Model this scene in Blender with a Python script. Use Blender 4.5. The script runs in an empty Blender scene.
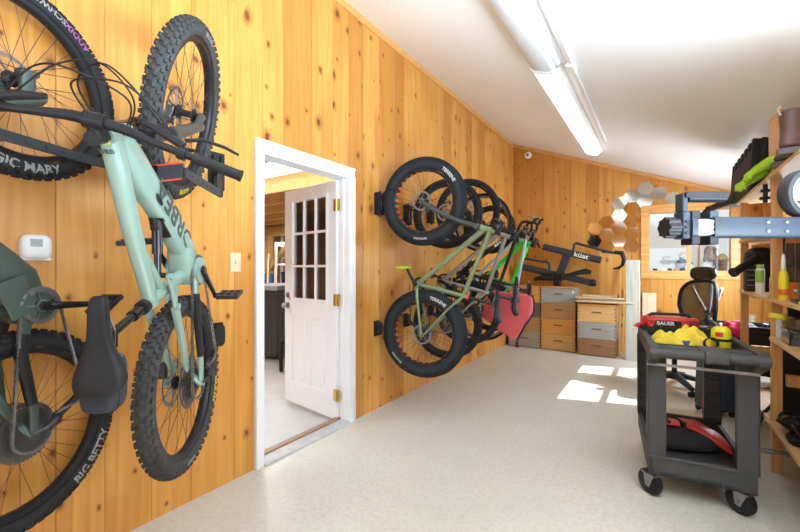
import bpy, math, random
from mathutils import Vector as V, Matrix as MX
random.seed(7)
S = bpy.context.scene; C = S.collection
PI = math.pi
sin, cos = math.sin, math.cos

# ---------------------------------------------------------------- camera, world, light, exposure
CAMH = 1.29
TH = math.atan(260/390)
cd = bpy.data.cameras.new('camera'); cam = bpy.data.objects.new('camera', cd); C.objects.link(cam)
cam.location = (0, 0, CAMH); cam.rotation_euler = (PI/2, 0, TH)
cd.sensor_width = 36; cd.lens = 390/800*36; cd.shift_y = 2/800; cd.clip_start = .02
S.camera = cam
S.view_settings.view_transform = 'Standard'; S.view_settings.look = 'None'
S.view_settings.gamma = 1; S.view_settings.use_curve_mapping = False
S.view_settings.exposure = 0.0
w = bpy.data.worlds.new('sky'); S.world = w; w.use_nodes = True
bg = w.node_tree.nodes['Background']; bg.inputs[0].default_value = (.86, .93, 1, 1); bg.inputs[1].default_value = 3.0

def lamp(name, kind, loc, rot, energy, color=(1, 1, 1), sx=1, sy=1):
    l = bpy.data.lights.new(name, kind); l.energy = energy; l.color = color
    if kind == 'AREA': l.shape = 'RECTANGLE'; l.size = sx; l.size_y = sy
    o = bpy.data.objects.new(name, l); C.objects.link(o); o.location = loc; o.rotation_euler = rot
    return o
sun = lamp('sun', 'SUN', (5, 8, 6), (0, 0, 0), 16, (1, .95, .86)); sun.data.angle = .01
sun.rotation_euler = V((-1.60, -.50, -1.45)).to_track_quat('-Z', 'Y').to_euler()
# added fill behind and beside the camera, tilted up; daylight at the far right window
lamp('fill_front', 'AREA', (-.45, -1.72, 1.4), (PI/2+.95, 0, 0), 24, (.66, .83, 1), 2.6, 1.05).data.spread = 2.0
lamp('fill_side', 'AREA', (1.13, 1.0, 1.35), (0, PI/2+1.05, 0), 235, (.67, .84, 1), 1.1, 1.7).data.spread = 2.2
lamp('daylight_far', 'AREA', (1.19, 5.5, 1.5), (0, PI/2-.4, 0), 100, (.70, .85, 1), .74, 1.5)
lamp('garage_fill', 'AREA', (-3.9, 1.1, 2.12), (-.5, 0, 0), 95, (.82, .91, 1), 1.6, 1.2)  # added fill that brightens the door face, no fitting of its own
lamp('garage_fill_far', 'AREA', (-5.6, 4.2, 2.1), (0, 0, 0), 110, (1, .98, .95), 1.6, 2.0)  # added fill for the deeper garage, apart from the strip light
lamp('annex_fill', 'AREA', (.3, 7.6, 2.6), (0, 0, 0), 7, (1, 1, 1), 1.2, .8)  # added fill that brightens the room beyond the far window

# ---------------------------------------------------------------- helpers
def props(o, label=None, cat=None, group=None, kind=None):
    for k, v in (('label', label), ('category', cat), ('group', group), ('kind', kind)):
        if v: o[k] = v
    return o
def empty(name, label, cat, loc=(0, 0, 0), rz=0, group=None):
    o = bpy.data.objects.new(name, None); C.objects.link(o); o.location = loc; o.rotation_euler = (0, 0, rz)
    o.empty_display_size = .05
    return props(o, label, cat, group)
def dup(o, parent=None):
    c = o.copy(); C.objects.link(c)
    if parent: c.parent = parent
    for ch in list(o.children): dup(ch, c)
    return c

class MB:
    def __init__(s): s.v = []; s.f = []
    def add(s, vs, fs):
        n = len(s.v); s.v += [V(p) for p in vs]; s.f += [tuple(i+n for i in q) for q in fs]; return s
    def box(s, c, d, R=None):
        x, y, z = d[0]/2, d[1]/2, d[2]/2
        vs = [V((a, b, e)) for e in (-z, z) for b in (-y, y) for a in (-x, x)]
        if R is not None: vs = [R @ p for p in vs]
        c = V(c)
        return s.add([p+c for p in vs], [(0,2,3,1),(4,5,7,6),(0,1,5,4),(2,6,7,3),(0,4,6,2),(1,3,7,5)])
    def b2(s, a, b):
        return s.box([(p+q)/2 for p, q in zip(a, b)], [abs(q-p) for p, q in zip(a, b)])
    def sweep(s, pts, sec, up=None, cap=True):
        """sec(i)->list of (a,b) offsets; a along side, b along the second axis"""
        pts = [V(p) for p in pts]; n = len(pts); T = []
        for i in range(n):
            t = (pts[min(i+1, n-1)]-pts[max(i-1, 0)]); T.append(t.normalized())
        u = V(up) if up is not None else (V((0, 0, 1)) if abs(T[0].z) < .9 else V((1, 0, 0)))
        k0 = len(s.v); m = None; prev = None
        for i in range(n):
            t = T[i]
            if up is None and prev is not None: u = prev
            side = t.cross(u)
            if side.length < 1e-6: side = t.cross(V((.3, .8, .5)))
            side.normalize(); u2 = side.cross(t).normalized(); prev = u2
            ss = sec(i); m = len(ss)
            s.v += [pts[i]+side*a+u2*b for a, b in ss]
        for i in range(n-1):
            for j in range(m):
                a = k0+i*m+j; b = k0+i*m+(j+1) % m
                s.f.append((a, b, b+m, a+m))
        if cap:
            s.f.append(tuple(k0+j for j in reversed(range(m)))); s.f.append(tuple(k0+(n-1)*m+j for j in range(m)))
        return s
    def tube(s, pts, r, n=8, cap=True):
        rr = r if isinstance(r, (list, tuple)) else [r]*len(pts)
        return s.sweep(pts, lambda i: [(rr[i]*cos(2*PI*j/n), rr[i]*sin(2*PI*j/n)) for j in range(n)], None, cap)
    def etube(s, pts, wh, up=(0, 1, 0), n=16, e=2.6):
        """superellipse tube; wh list of (size along up, size across)"""
        def sec(i):
            h, w_ = wh[i]
            f = lambda q: math.copysign(abs(q)**(2/e), q)
            return [(w_/2*f(cos(2*PI*j/n)), h/2*f(sin(2*PI*j/n))) for j in range(n)]
        return s.sweep(pts, sec, up)
    def bar(s, p, q, w_, h, up=(0, 0, 1)):
        return s.sweep([p, q], lambda i: [(-w_/2, -h/2), (w_/2, -h/2), (w_/2, h/2), (-w_/2, h/2)], up)
    def lathe(s, prof, n=24, axis='Z', c=(0, 0, 0), closed=False):
        """prof list of (r, h); axis of revolution through c"""
        c = V(c); k = len(s.v); m = len(prof)
        for i in range(n):
            a = 2*PI*i/n
            for r, h in prof:
                x, y = r*cos(a), r*sin(a)
                s.v.append(c+(V((x, y, h)) if axis == 'Z' else V((x, h, y)) if axis == 'Y' else V((h, x, y))))
        mm = m if closed else m-1
        for i in range(n):
            for j in range(mm):
                a = k+i*m+j; b = k+i*m+(j+1) % m; c2 = k+((i+1) % n)*m+(j+1) % m; d = k+((i+1) % n)*m+j
                q = (a, d, c2, b)
                s.f.append(q if axis != 'Y' else q[::-1])
        return s
    def cyl(s, p, q, r, n=16, r2=None):
        return s.tube([p, q], [r, r if r2 is None else r2], n)
    def prism(s, poly, a, b, fn):
        """extrude 2D poly from a to b; fn(u,v,h)->xyz"""
        n = len(poly)
        vs = [fn(u, v, a) for u, v in poly]+[fn(u, v, b) for u, v in poly]
        fs = [tuple(reversed(range(n))), tuple(range(n, 2*n))]+[(i, (i+1) % n, n+(i+1) % n, n+i) for i in range(n)]
        return s.add(vs, fs)
    def ball(s, c, r, nu=16, nv=10, e=1.0, R=None):
        c = V(c); k = len(s.v)
        f = lambda q: math.copysign(abs(q)**e, q)
        for i in range(nv+1):
            t = -PI/2+PI*i/nv
            for j in range(nu):
                a = 2*PI*j/nu
                p = V((r[0]*f(cos(t))*f(cos(a)), r[1]*f(cos(t))*f(sin(a)), r[2]*f(sin(t))))
                s.v.append(c+(R @ p if R is not None else p))
        for i in range(nv):
            for j in range(nu):
                s.f.append((k+i*nu+j, k+i*nu+(j+1) % nu, k+(i+1)*nu+(j+1) % nu, k+(i+1)*nu+j))
        return s
    def loft(s, rings, cap=True):
        k = len(s.v); m = len(rings[0])
        for r in rings: s.v += [V(p) for p in r]
        for i in range(len(rings)-1):
            for j in range(m):
                a = k+i*m+j; b = k+i*m+(j+1) % m
                s.f.append((a, b, b+m, a+m))
        if cap: s.f.append(tuple(k+j for j in reversed(range(m)))); s.f.append(tuple(k+(len(rings)-1)*m+j for j in range(m)))
        return s
    def xf(s, T):
        s.v = [T @ p for p in s.v]; return s
    def build(s, name, mat, parent=None, angle=40, bevel=0, sub=0, fix=True):
        me = bpy.data.meshes.new(name); me.from_pydata([tuple(p) for p in s.v], [], s.f)
        if fix:
            import bmesh
            bm = bmesh.new(); bm.from_mesh(me); bmesh.ops.remove_doubles(bm, verts=bm.verts, dist=1e-6)
            bmesh.ops.recalc_face_normals(bm, faces=bm.faces); bm.to_mesh(me); bm.free()
        for p in me.polygons: p.use_smooth = True
        me.set_sharp_from_angle(angle=math.radians(angle))
        me.materials.append(mat)
        o = bpy.data.objects.new(name, me); C.objects.link(o)
        if parent: o.parent = parent
        if bevel:
            b = o.modifiers.new('bevel', 'BEVEL'); b.width = bevel; b.segments = 2; b.limit_method = 'ANGLE'
        if sub:
            b = o.modifiers.new('sub', 'SUBSURF'); b.levels = sub; b.render_levels = sub
        return o

def text_mb(txt, size, fn, depth=.0006, bold=0.0, shear=0.0, align='LEFT', mb=None, slices=0):
    """lettering as thin solid letters; fn(x, y, h) places a point of the flat text"""
    cu = bpy.data.curves.new('lettering', 'FONT'); cu.body = txt; cu.size = size; cu.extrude = depth/2
    cu.resolution_u = 2; cu.offset = bold; cu.shear = shear; cu.align_x = align
    o = bpy.data.objects.new('lettering', cu)
    me = bpy.data.meshes.new_from_object(o)
    mb = mb or MB()
    if slices:
        import bmesh
        bm = bmesh.new(); bm.from_mesh(me)
        for i in range(1, slices): bmesh.ops.bisect_plane(bm, geom=bm.verts[:]+bm.edges[:]+bm.faces[:], plane_co=(0, size*.75*i/slices, 0), plane_no=(0, 1, 0))
        bm.to_mesh(me); bm.free()
    mb.add([fn(v.co.x, v.co.y, v.co.z) for v in me.vertices], [tuple(p.vertices) for p in me.polygons])
    bpy.data.objects.remove(o); bpy.data.curves.remove(cu); bpy.data.meshes.remove(me)
    return mb

# ---------------------------------------------------------------- materials
class NT:
    def __init__(s, name):
        s.m = bpy.data.materials.new(name); s.m.use_nodes = True; s.t = s.m.node_tree
        s.b = s.t.nodes['Principled BSDF']
    def n(s, typ, **k):
        o = s.t.nodes.new(typ)
        for a, v in k.items(): setattr(o, a, v)
        return o
    def l(s, a, b): s.t.links.new(a, b)
    def val(s, sock, v):
        if isinstance(v, bpy.types.NodeSocket): s.l(v, sock)
        else: sock.default_value = v
    def math(s, op, a, b=0.0, c=None):
        o = s.n('ShaderNodeMath', operation=op); s.val(o.inputs[0], a); s.val(o.inputs[1], b)
        if c is not None: s.val(o.inputs[2], c)
        return o.outputs[0]
    def comb(s, x, y, z):
        o = s.n('ShaderNodeCombineXYZ'); s.val(o.inputs[0], x); s.val(o.inputs[1], y); s.val(o.inputs[2], z); return o.outputs[0]
    def mix(s, f, a, b):
        o = s.n('ShaderNodeMix', data_type='RGBA'); s.val(o.inputs[0], f)
        s.val(o.inputs[6], a if isinstance(a, bpy.types.NodeSocket) else (*a, 1))
        s.val(o.inputs[7], b if isinstance(b, bpy.types.NodeSocket) else (*b, 1)); return o.outputs[2]
    def ramp(s, f, p0, p1, inv=False):
        o = s.n('ShaderNodeMapRange'); o.clamp = True
        s.val(o.inputs[0], f); o.inputs[1].default_value = p0; o.inputs[2].default_value = p1
        o.inputs[3].default_value = 1 if inv else 0; o.inputs[4].default_value = 0 if inv else 1
        return o.outputs[0]
    def noise(s, vec, scale, detail=3, dist=0):
        o = s.n('ShaderNodeTexNoise'); s.l(vec, o.inputs['Vector']); o.inputs['Scale'].default_value = scale
        o.inputs['Detail'].default_value = detail; o.inputs['Distortion'].default_value = dist; return o.outputs[0]
    def obj(s): return s.n('ShaderNodeTexCoord').outputs['Object']

def mat(name, col, rough=.5, metal=0, var=.08, scale=30, bump=0, spec=.5, coat=0):
    t = NT(name); b = t.b
    nz = t.noise(t.obj(), scale)
    d = tuple(max(0, c*(1-var*2)) for c in col); e = tuple(min(1, c*(1+var)) for c in col)
    t.l(t.mix(nz, d, e), b.inputs['Base Color'])
    b.inputs['Roughness'].default_value = rough; b.inputs['Metallic'].default_value = metal
    b.inputs['Specular IOR Level'].default_value = spec; b.inputs['Coat Weight'].default_value = coat
    if bump:
        u = t.n('ShaderNodeBump'); u.inputs['Strength'].default_value = bump; u.inputs['Distance'].default_value = .004
        t.l(nz, u.inputs['Height']); t.l(u.outputs[0], b.inputs['Normal'])
    return t.m

def plank_wall(name, ax, lite, dark, seed=0.0):
    t = NT(name); sp = t.n('ShaderNodeSeparateXYZ'); t.l(t.obj(), sp.inputs[0])
    p = sp.outputs[ax]; z = sp.outputs[2]
    wv = t.math('MULTIPLY', t.math('SINE', t.math('MULTIPLY', p, 7.7)), .028)
    wv2 = t.math('MULTIPLY', t.math('SINE', t.math('MULTIPLY_ADD', p, 17.3, 1.0)), .012)
    k = t.math('DIVIDE', t.math('ADD', t.math('ADD', p, 20.06+seed), t.math('ADD', wv, wv2)), .215)
    idx = t.math('FLOOR', k); fr = t.math('SUBTRACT', k, idx)
    wn = t.n('ShaderNodeTexWhiteNoise', noise_dimensions='1D'); t.l(idx, wn.inputs['W'])
    r = wn.outputs[0]
    gv = t.comb(t.math('MULTIPLY', p, 17), t.math('MULTIPLY', r, 90), t.math('MULTIPLY', z, .8))
    g = t.noise(gv, 1.0, 4, 1.6)
    gf = t.noise(t.comb(t.math('MULTIPLY', p, 160), t.math('MULTIPLY', r, 90), t.math('MULTIPLY', z, 4)), 1.0, 2)
    bl = t.noise(t.comb(t.math('MULTIPLY', p, 3), t.math('MULTIPLY', r, 60), t.math('MULTIPLY', z, 1.1)), 1.0, 2)
    c = t.mix(t.ramp(g, .32, .80), lite, dark)
    c = t.mix(t.math('MULTIPLY', t.ramp(r, .45, 1.0), .8), c, (dark[0]*.86, dark[1]*.74, dark[2]*.62))
    c = t.mix(t.math('MULTIPLY', t.ramp(bl, .45, .72), .45), c, (dark[0]*.9, dark[1]*.8, dark[2]*.7))
    c = t.mix(t.math('MULTIPLY', t.ramp(gf, .5, .8), .14), c, (dark[0]*.75, dark[1]*.62, dark[2]*.5))
    vo = t.n('ShaderNodeTexVoronoi', voronoi_dimensions='2D'); vo.inputs['Scale'].default_value = 1
    wob = t.noise(t.obj(), 45, 2)
    t.l(t.comb(t.math('MULTIPLY', p, 6.4), t.math('MULTIPLY_ADD', r, 37.0, t.math('MULTIPLY', z, 4.3)), 0.0), vo.inputs['Vector'])
    sc = t.n('ShaderNodeSeparateColor'); t.l(vo.outputs['Color'], sc.inputs[0])
    dist = t.math('ADD', vo.outputs['Distance'], t.math('MULTIPLY', t.math('SUBTRACT', wob, .5), .11))
    size = t.math('MULTIPLY_ADD', t.math('POWER', sc.outputs[1], 2.0), .10, .032)
    rel = t.math('DIVIDE', dist, size); on = t.math('GREATER_THAN', sc.outputs[0], .52)
    c = t.mix(t.math('MULTIPLY', t.ramp(rel, 1.0, 2.6, True), t.math('MULTIPLY', on, .75)), c, (dark[0]*.62, dark[1]*.42, dark[2]*.3))
    c = t.mix(t.math('MULTIPLY', t.ramp(rel, .7, 1.0, True), on), c, (.16, .055, .015))
    edge = t.math('MULTIPLY', t.math('MINIMUM', fr, t.math('SUBTRACT', 1.0, fr)), .215)
    seam = t.ramp(edge, .0012, .0035, True)
    c = t.mix(t.math('MULTIPLY', seam, t.math('MULTIPLY_ADD', r, .5, .3)), c, (.17, .07, .02))
    t.l(c, t.b.inputs['Base Color']); t.b.inputs['Roughness'].default_value = .38
    t.b.inputs['Specular IOR Level'].default_value = .35
    u = t.n('ShaderNodeBump'); u.inputs['Strength'].default_value = .5; u.inputs['Distance'].default_value = .006
    t.l(t.math('SUBTRACT', t.math('MULTIPLY', g, .12), seam), u.inputs['Height']); t.l(u.outputs[0], t.b.inputs['Normal'])
    return t.m

def wood(name, lite, dark, axis=0, rough=.5, freq=40):
    t = NT(name); sp = t.n('ShaderNodeSeparateXYZ'); t.l(t.obj(), sp.inputs[0])
    s = [freq]*3; s[axis] = 2.0
    g = t.noise(t.comb(*[t.math('MULTIPLY', sp.outputs[i], s[i]) for i in range(3)]), 1.0, 4, .8)
    t.l(t.mix(t.ramp(g, .3, .72), lite, dark), t.b.inputs['Base Color'])
    t.b.inputs['Roughness'].default_value = rough
    return t.m

def floor_mat():
    t = NT('vinyl tile floor'); o = t.obj(); sp = t.n('ShaderNodeSeparateXYZ'); t.l(o, sp.inputs[0])
    e = []; ids = []
    for i, off in ((0, .07), (1, .12)):
        k = t.math('DIVIDE', t.math('ADD', sp.outputs[i], 20+off), .305); f = t.math('FLOOR', k); fr = t.math('SUBTRACT', k, f)
        e.append(t.math('MINIMUM', fr, t.math('SUBTRACT', 1.0, fr))); ids.append(f)
    seam = t.ramp(t.math('MINIMUM', e[0], e[1]), .003, .009, True)
    wn = t.n('ShaderNodeTexWhiteNoise', noise_dimensions='2D'); t.l(t.comb(ids[0], ids[1], 0.0), wn.inputs['Vector'])
    c = t.mix(t.ramp(t.noise(o, 40, 5), .38, .62), (.525, .50, .425), (.60, .575, .495))
    c = t.mix(t.math('MULTIPLY', wn.outputs[0], .25), c, (.55, .515, .42))
    c = t.mix(t.math('MULTIPLY', t.ramp(t.noise(o, 1.3, 4), .45, .72), .35), c, (.44, .41, .33))
    big = t.noise(o, 16, 2); c = t.mix(t.math('MULTIPLY', t.ramp(big, .72, .76), .5), c, (.40, .37, .31))
    c = t.mix(t.math('MULTIPLY', seam, t.ramp(t.noise(o, 2.1, 2), .35, .7)), c, (.42, .39, .33))
    t.l(c, t.b.inputs['Base Color'])
    t.l(t.math('MULTIPLY_ADD', t.noise(o, 6, 3), .3, .22), t.b.inputs['Roughness'])
    t.b.inputs['Specular IOR Level'].default_value = .4
    return t.m

def glass(name, tint=(1, 1, 1), alpha=.12, rough=.02):
    t = NT(name); t.t.nodes.remove(t.b)
    tr = t.n('ShaderNodeBsdfTransparent'); tr.inputs[0].default_value = (*tint, 1)
    gl = t.n('ShaderNodeBsdfGlossy'); gl.inputs[1].default_value = rough
    fz = t.n('ShaderNodeFresnel'); fz.inputs[0].default_value = 1.45
    mx = t.n('ShaderNodeMixShader'); t.l(t.math('ADD', fz.outputs[0], alpha), mx.inputs[0]); t.l(tr.outputs[0], mx.inputs[1]); t.l(gl.outputs[0], mx.inputs[2])
    t.l(mx.outputs[0], t.t.nodes['Material Output'].inputs[0]); return t.m

def emit(name, col, st, base=(.9, .9, .9)):
    t = NT(name); t.b.inputs['Base Color'].default_value = (*base, 1)
    t.b.inputs['Emission Color'].default_value = (*col, 1); t.b.inputs['Emission Strength'].default_value = st
    return t.m

LITE, DARK = (.68, .345, .078), (.50, .205, .034)
M_wallY = plank_wall('knotty pine boards side', 1, LITE, DARK, .045)
M_wallX = plank_wall('knotty pine boards end', 0, LITE, DARK, .3)
M_trimwood = wood('varnished pine', (.72, .39, .12), (.56, .25, .06), 0, .35)
M_pine = wood('pale pine', (.74, .50, .25), (.62, .38, .16), 1, .5)
M_pineZ = wood('pale pine upright', (.66, .37, .13), (.52, .25, .07), 2, .5)
M_floor = floor_mat()
M_ceil = mat('ceiling paint', (.90, .905, .91), .8, 0, .01, 4)
M_white = mat('white gloss paint', (.80, .82, .84), .35, 0, .02)
M_whitepl = mat('white plastic', (.82, .82, .80), .4, 0, .02)
M_ivory = mat('ivory plastic', (.66, .56, .34), .4, 0, .02)
M_brass = mat('brass', (.70, .50, .18), .3, 1)
M_chrome = mat('chrome', (.6, .6, .62), .22, 1, .02)
M_steel = mat('steel', (.34, .34, .36), .4, 1)
M_darksteel = mat('dark steel', (.05, .05, .055), .4, .6)
M_black = mat('black plastic', (.013, .013, .015), .5, 0, .1, 30, 0, .3)
M_blackgl = mat('black gloss', (.012, .012, .014), .18, 0, .1)
M_rubber = mat('tyre rubber', (.022, .0225, .023), .8, 0, .15, 60, 0, .25)
M_rubberg = mat('dusty tyre rubber', (.055, .055, .053), .85, 0, .25, 40, 0, .2)
M_rubberb = mat('blue black rubber', (.022, .027, .033), .75, 0, .15, 40, 0, .25)
M_alloy = mat('grey anodised alloy', (.23, .24, .24), .35, .8)
M_mint = mat('mint green paint', (.235, .355, .30), .28, 0, .02, 8, coat=.6)
M_forest = mat('dark sage paint', (.050, .072, .060), .45, 0, .05, 12)
M_sage = mat('sage green paint', (.175, .235, .115), .35, 0, .03, coat=.4)
M_bronze = mat('bronze grey paint', (.30, .27, .24), .35, .4, .03)
M_blkpaint = mat('satin black paint', (.014, .014, .016), .42, 0, .05, 30, 0, .3)
M_pale = mat('pale blue paint', (.42, .56, .60), .3, 0, .03)
M_neon = mat('neon green paint', (.06, .72, .08), .3, 0, .03)
M_orange = mat('orange rim tape', (.75, .15, .03), .4, 0, .05)
M_red = mat('red plastic', (.62, .035, .02), .4, 0, .06)
M_letw = mat('white lettering', (.75, .75, .73), .5, 0, .02)
M_letg = mat('grey lettering', (.35, .36, .36), .5, 0, .02)
M_lety = mat('yellow lettering', (.80, .68, .05), .5, 0, .02)
M_letd = mat('dark lettering', (.05, .07, .065), .4, 0, .02)
M_cyan = mat('cyan lettering', (.10, .45, .65), .5, 0, .02)
M_pink = mat('magenta lettering', (.45, .12, .42), .5, 0, .02)
M_navy = mat('navy fabric', (.024, .030, .046), .75, 0, .15, 200)
M_saddle = mat('black saddle cover', (.012, .013, .015), .5, 0, .1, 120, 0, .3)
M_cart = mat('charcoal moulded plastic', (.060, .061, .060), .55, 0, .08, 25, 0, .3)
M_bluegrey = mat('blue grey powder coat', (.030, .042, .060), .5, 0, .04, 30, 0, .3)
M_rackgrey = mat('dark grey powder coat', (.035, .038, .042), .5, 0, .06, 30, 0, .3)
M_coral = mat('coral canvas', (.78, .12, .13), .7, 0, .08, 60)
M_yellow = mat('yellow plastic', (.85, .68, .02), .4, 0, .05)
M_ycloth = mat('yellow terry cloth', (.88, .66, .06), .95, 0, .12, 80, .4)
M_lime = mat('lime fabric', (.42, .70, .03), .8, 0, .12, 60)
M_foam = mat('black foam', (.022, .023, .026), .85, 0, .15, 60)
M_brown = mat('brown leather', (.10, .045, .03), .5, 0, .2, 40)
M_tan = mat('copper leather', (.32, .11, .05), .45, 0, .15)
M_blue = mat('blue plastic', (.03, .12, .30), .4, 0, .05)
M_whitewash = wood('whitewashed timber', (.58, .58, .50), (.44, .43, .35), 2, .7, 25)
M_concrete = mat('concrete', (.52, .51, .49), .7, 0, .08, 6)
M_clear = glass('clear plastic', (.88, .9, .92), .10, .15)
M_pane = glass('window glass', (.95, .97, .97), .04)
M_paper = mat('paper', (.75, .74, .70), .8, 0, .05)
M_mirror = mat('mirror', (.55, .50, .43), .06, 1, .02, 6)
M_wallpale = mat('pale wall paint', (.82, .83, .82), .8, 0, .02)

# ---------------------------------------------------------------- the room
def st(name, mb, m, parent=None, **k):
    o = mb.build(name, m, parent, **k)
    if not parent: o['kind'] = 'structure'
    return o
WX, RX, BY, FY = -2.16, 1.15, 6.85, -1.75
def cz(x): return 3.485-.392*(x-WX)
xz = lambda u, v, h: (u, h, v)
def wallpiece(mb, x0, x1, z0, y, z1=None, t=.12):
    tops = (z1, z1) if z1 is not None else (cz(x0), cz(x1))
    mb.prism([(x0, z0), (x1, z0), (x1, tops[1]), (x0, tops[0])], y, y+t, xz); return mb
DY0, DY1, DZ = 1.60, 2.48, 2.065
m = MB(); m.b2((WX-.12, FY-.12, 0), (WX, DY0, cz(WX))); m.b2((WX-.12, DY1, 0), (WX, BY+.12, cz(WX))); m.b2((WX-.12, DY0, DZ), (WX, DY1, cz(WX)))
st('wall_left', m, M_wallY)
WA, WB_, WC, WD = -.14, .80, 1.24, 2.11        # window in the far wall
m = MB(); wallpiece(m, WX, WA, 0, BY); wallpiece(m, WB_, RX+.12, 0, BY); wallpiece(m, WA, WB_, 0, BY, WC); wallpiece(m, WA, WB_, WD, BY)
st('wall_back', m, M_wallX)
m = MB(); zt = cz(RX)
for a, b, z0, z1 in ((FY, -.7, 0, zt), (-.7, .1, 0, zt), (.1, 1.9, 0, .8), (.1, 1.9, 1.9, zt), (1.9, 4.7, 0, zt), (4.7, 6.3, 0, 1.12), (4.7, 6.3, 1.92, zt), (6.3, BY, 0, zt)):  # the opening beside the camera is added for the side fill
    m.b2((RX, a, z0), (RX+.12, b, z1))
st('wall_right', m, M_wallY)
m = MB(); wallpiece(m, WX, -1.75, 0, FY-.12); wallpiece(m, .85, RX+.12, 0, FY-.12); wallpiece(m, -1.75, .85, 0, FY-.12, .85); wallpiece(m, -1.75, .85, 1.95, FY-.12)
st('wall_front', m, M_wallX)
st('floor', MB().b2((WX-.12, FY-.12, -.12), (RX+.12, BY+.12, 0)), M_floor)
m = MB(); m.prism([(WX-.2, cz(WX-.2)), (RX+.2, cz(RX+.2)), (RX+.2, cz(RX+.2)+.12), (WX-.2, cz(WX-.2)+.12)], FY-.12, BY+.12, xz)
st('ceiling', m, M_ceil)
m = MB(); m.b2((WX, FY, cz(WX)-.07), (WX+.016, BY, cz(WX)-.006)); st('trim_1', m, M_trimwood)
m = MB(); m.prism([(WX, cz(WX)-.055), (RX, cz(RX)-.055), (RX, cz(RX)-.004), (WX, cz(WX)-.004)], BY-.014, BY, xz); st('trim_2', m, M_trimwood)
st('trim_3', MB().b2((RX-.03, BY-.06, 0), (RX, BY, cz(RX)-.05)), M_trimwood)
# door casing with jambs
m = MB()
for y0, y1 in ((1.557, 1.622), (2.458, 2.526)):
    m.b2((WX, y0, 0), (WX+.02, y1, 2.0535)); m.b2((WX+.0205, y0 if y0 < 2 else y1-.02, 0), (WX+.028, y0+.02 if y0 < 2 else y1, 2.0535))
m.b2((WX, 1.557, 2.054), (WX+.02, 2.526, 2.124)); m.b2((WX+.0205, 1.557, 2.104), (WX+.028, 2.526, 2.124))
st('trim_4', m, M_white, bevel=.003)
m = MB(); m.b2((WX-.14, DY0, 0), (WX, 1.622, DZ)); m.b2((WX-.14, 2.462, 0), (WX, DY1, DZ)); m.b2((WX-.14, DY0, 2.04), (WX, DY1, DZ))
m.b2((WX-.075, 1.622, 0), (WX-.045, 1.634, 2.04)); m.b2((WX-.075, 2.45, 0), (WX-.045, 2.462, 2.04))
st('trim_5', m, M_white)
st('trim_6', MB().b2((WX-.15, 2.452, .02), (WX-.128, 2.464, 2.03)), wood('brown jamb edge', (.30, .15, .07), (.2, .09, .04), 2))
m = MB(); m.prism([(WX-.13, 0), (WX+.035, 0), (WX+.03, .012), (WX-.02, .022), (WX-.13, .022)], 1.622, 2.46, lambda u, v, h: (u, h, v))
th = st('trim_7', m, M_alloy and mat('worn threshold', (.50, .49, .46), .5, .2, .15, 20))
st('strip', MB().b2((WX-.115, 1.625, .021), (WX-.07, 2.455, .034)), wood('threshold wood', (.34, .2, .12), (.25, .14, .08), 1), th)
# far window
wn = st('window_1', MB().b2((-.236, BY-.022, 1.135), (WA+.004, BY, 2.215)).b2((WB_-.004, BY-.022, 1.135), (.895, BY, 2.215)).b2((WA, BY-.022, WD-.004), (WB_, BY, 2.215)).b2((WA, BY-.022, 1.135), (WB_, BY, WC+.004)), M_trimwood)
m = MB().b2((.315, BY+.01, WC), (.36, BY+.05, WD)); m.b2((WA, BY, WC), (WA+.012, BY+.12, WD)); m.b2((WB_-.012, BY, WC), (WB_, BY+.12, WD)); m.b2((WA, BY, WC), (WB_, BY+.12, WC+.012)); m.b2((WA, BY, WD-.012), (WB_, BY+.12, WD))
st('window_frame', m, M_trimwood, wn)
st('pane', MB().b2((WA+.012, BY+.06, WC+.012), (WB_-.012, BY+.066, WD-.012)), M_pane, wn)
# room beyond the far window
m = MB(); m.b2((-1.2, 8.5, 0), (2.2, 8.6, 2.9)); m.b2((-1.3, BY+.12, 0), (-1.2, 8.6, 2.9)); m.b2((2.2, BY+.12, 0), (2.3, 8.6, 2.9)); m.b2((-1.3, BY+.12, 2.9), (2.3, 8.6, 3.0)); m.b2((-1.3, BY+.12, -.1), (2.3, 8.6, 0))
st('wall_annex', m, M_wallpale)
w2 = st('window_2', MB().b2((RX-.02, 4.63, 1.05), (RX, 4.7, 1.99)).b2((RX-.02, 6.3, 1.05), (RX, 6.37, 1.99)).b2((RX-.02, 4.7, 1.05), (RX, 6.3, 1.12)).b2((RX-.02, 4.7, 1.92), (RX, 6.3, 1.99)), M_trimwood)
st('window_frame', MB().b2((RX+.04, 5.48, 1.12), (RX+.08, 5.52, 1.92)).b2((RX+.04, 4.7, 1.50), (RX+.08, 6.3, 1.53)), M_white, w2)
w3 = st('added_window', MB().b2((-1.82, FY, .78), (.92, FY+.02, .85)).b2((-1.82, FY, 1.95), (.92, FY+.02, 2.02)).b2((-1.82, FY, .85), (-1.75, FY+.02, 1.95)).b2((.85, FY, .85), (.92, FY+.02, 1.95)), M_trimwood)  # unseen window added behind the camera to let the front fill in

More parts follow.
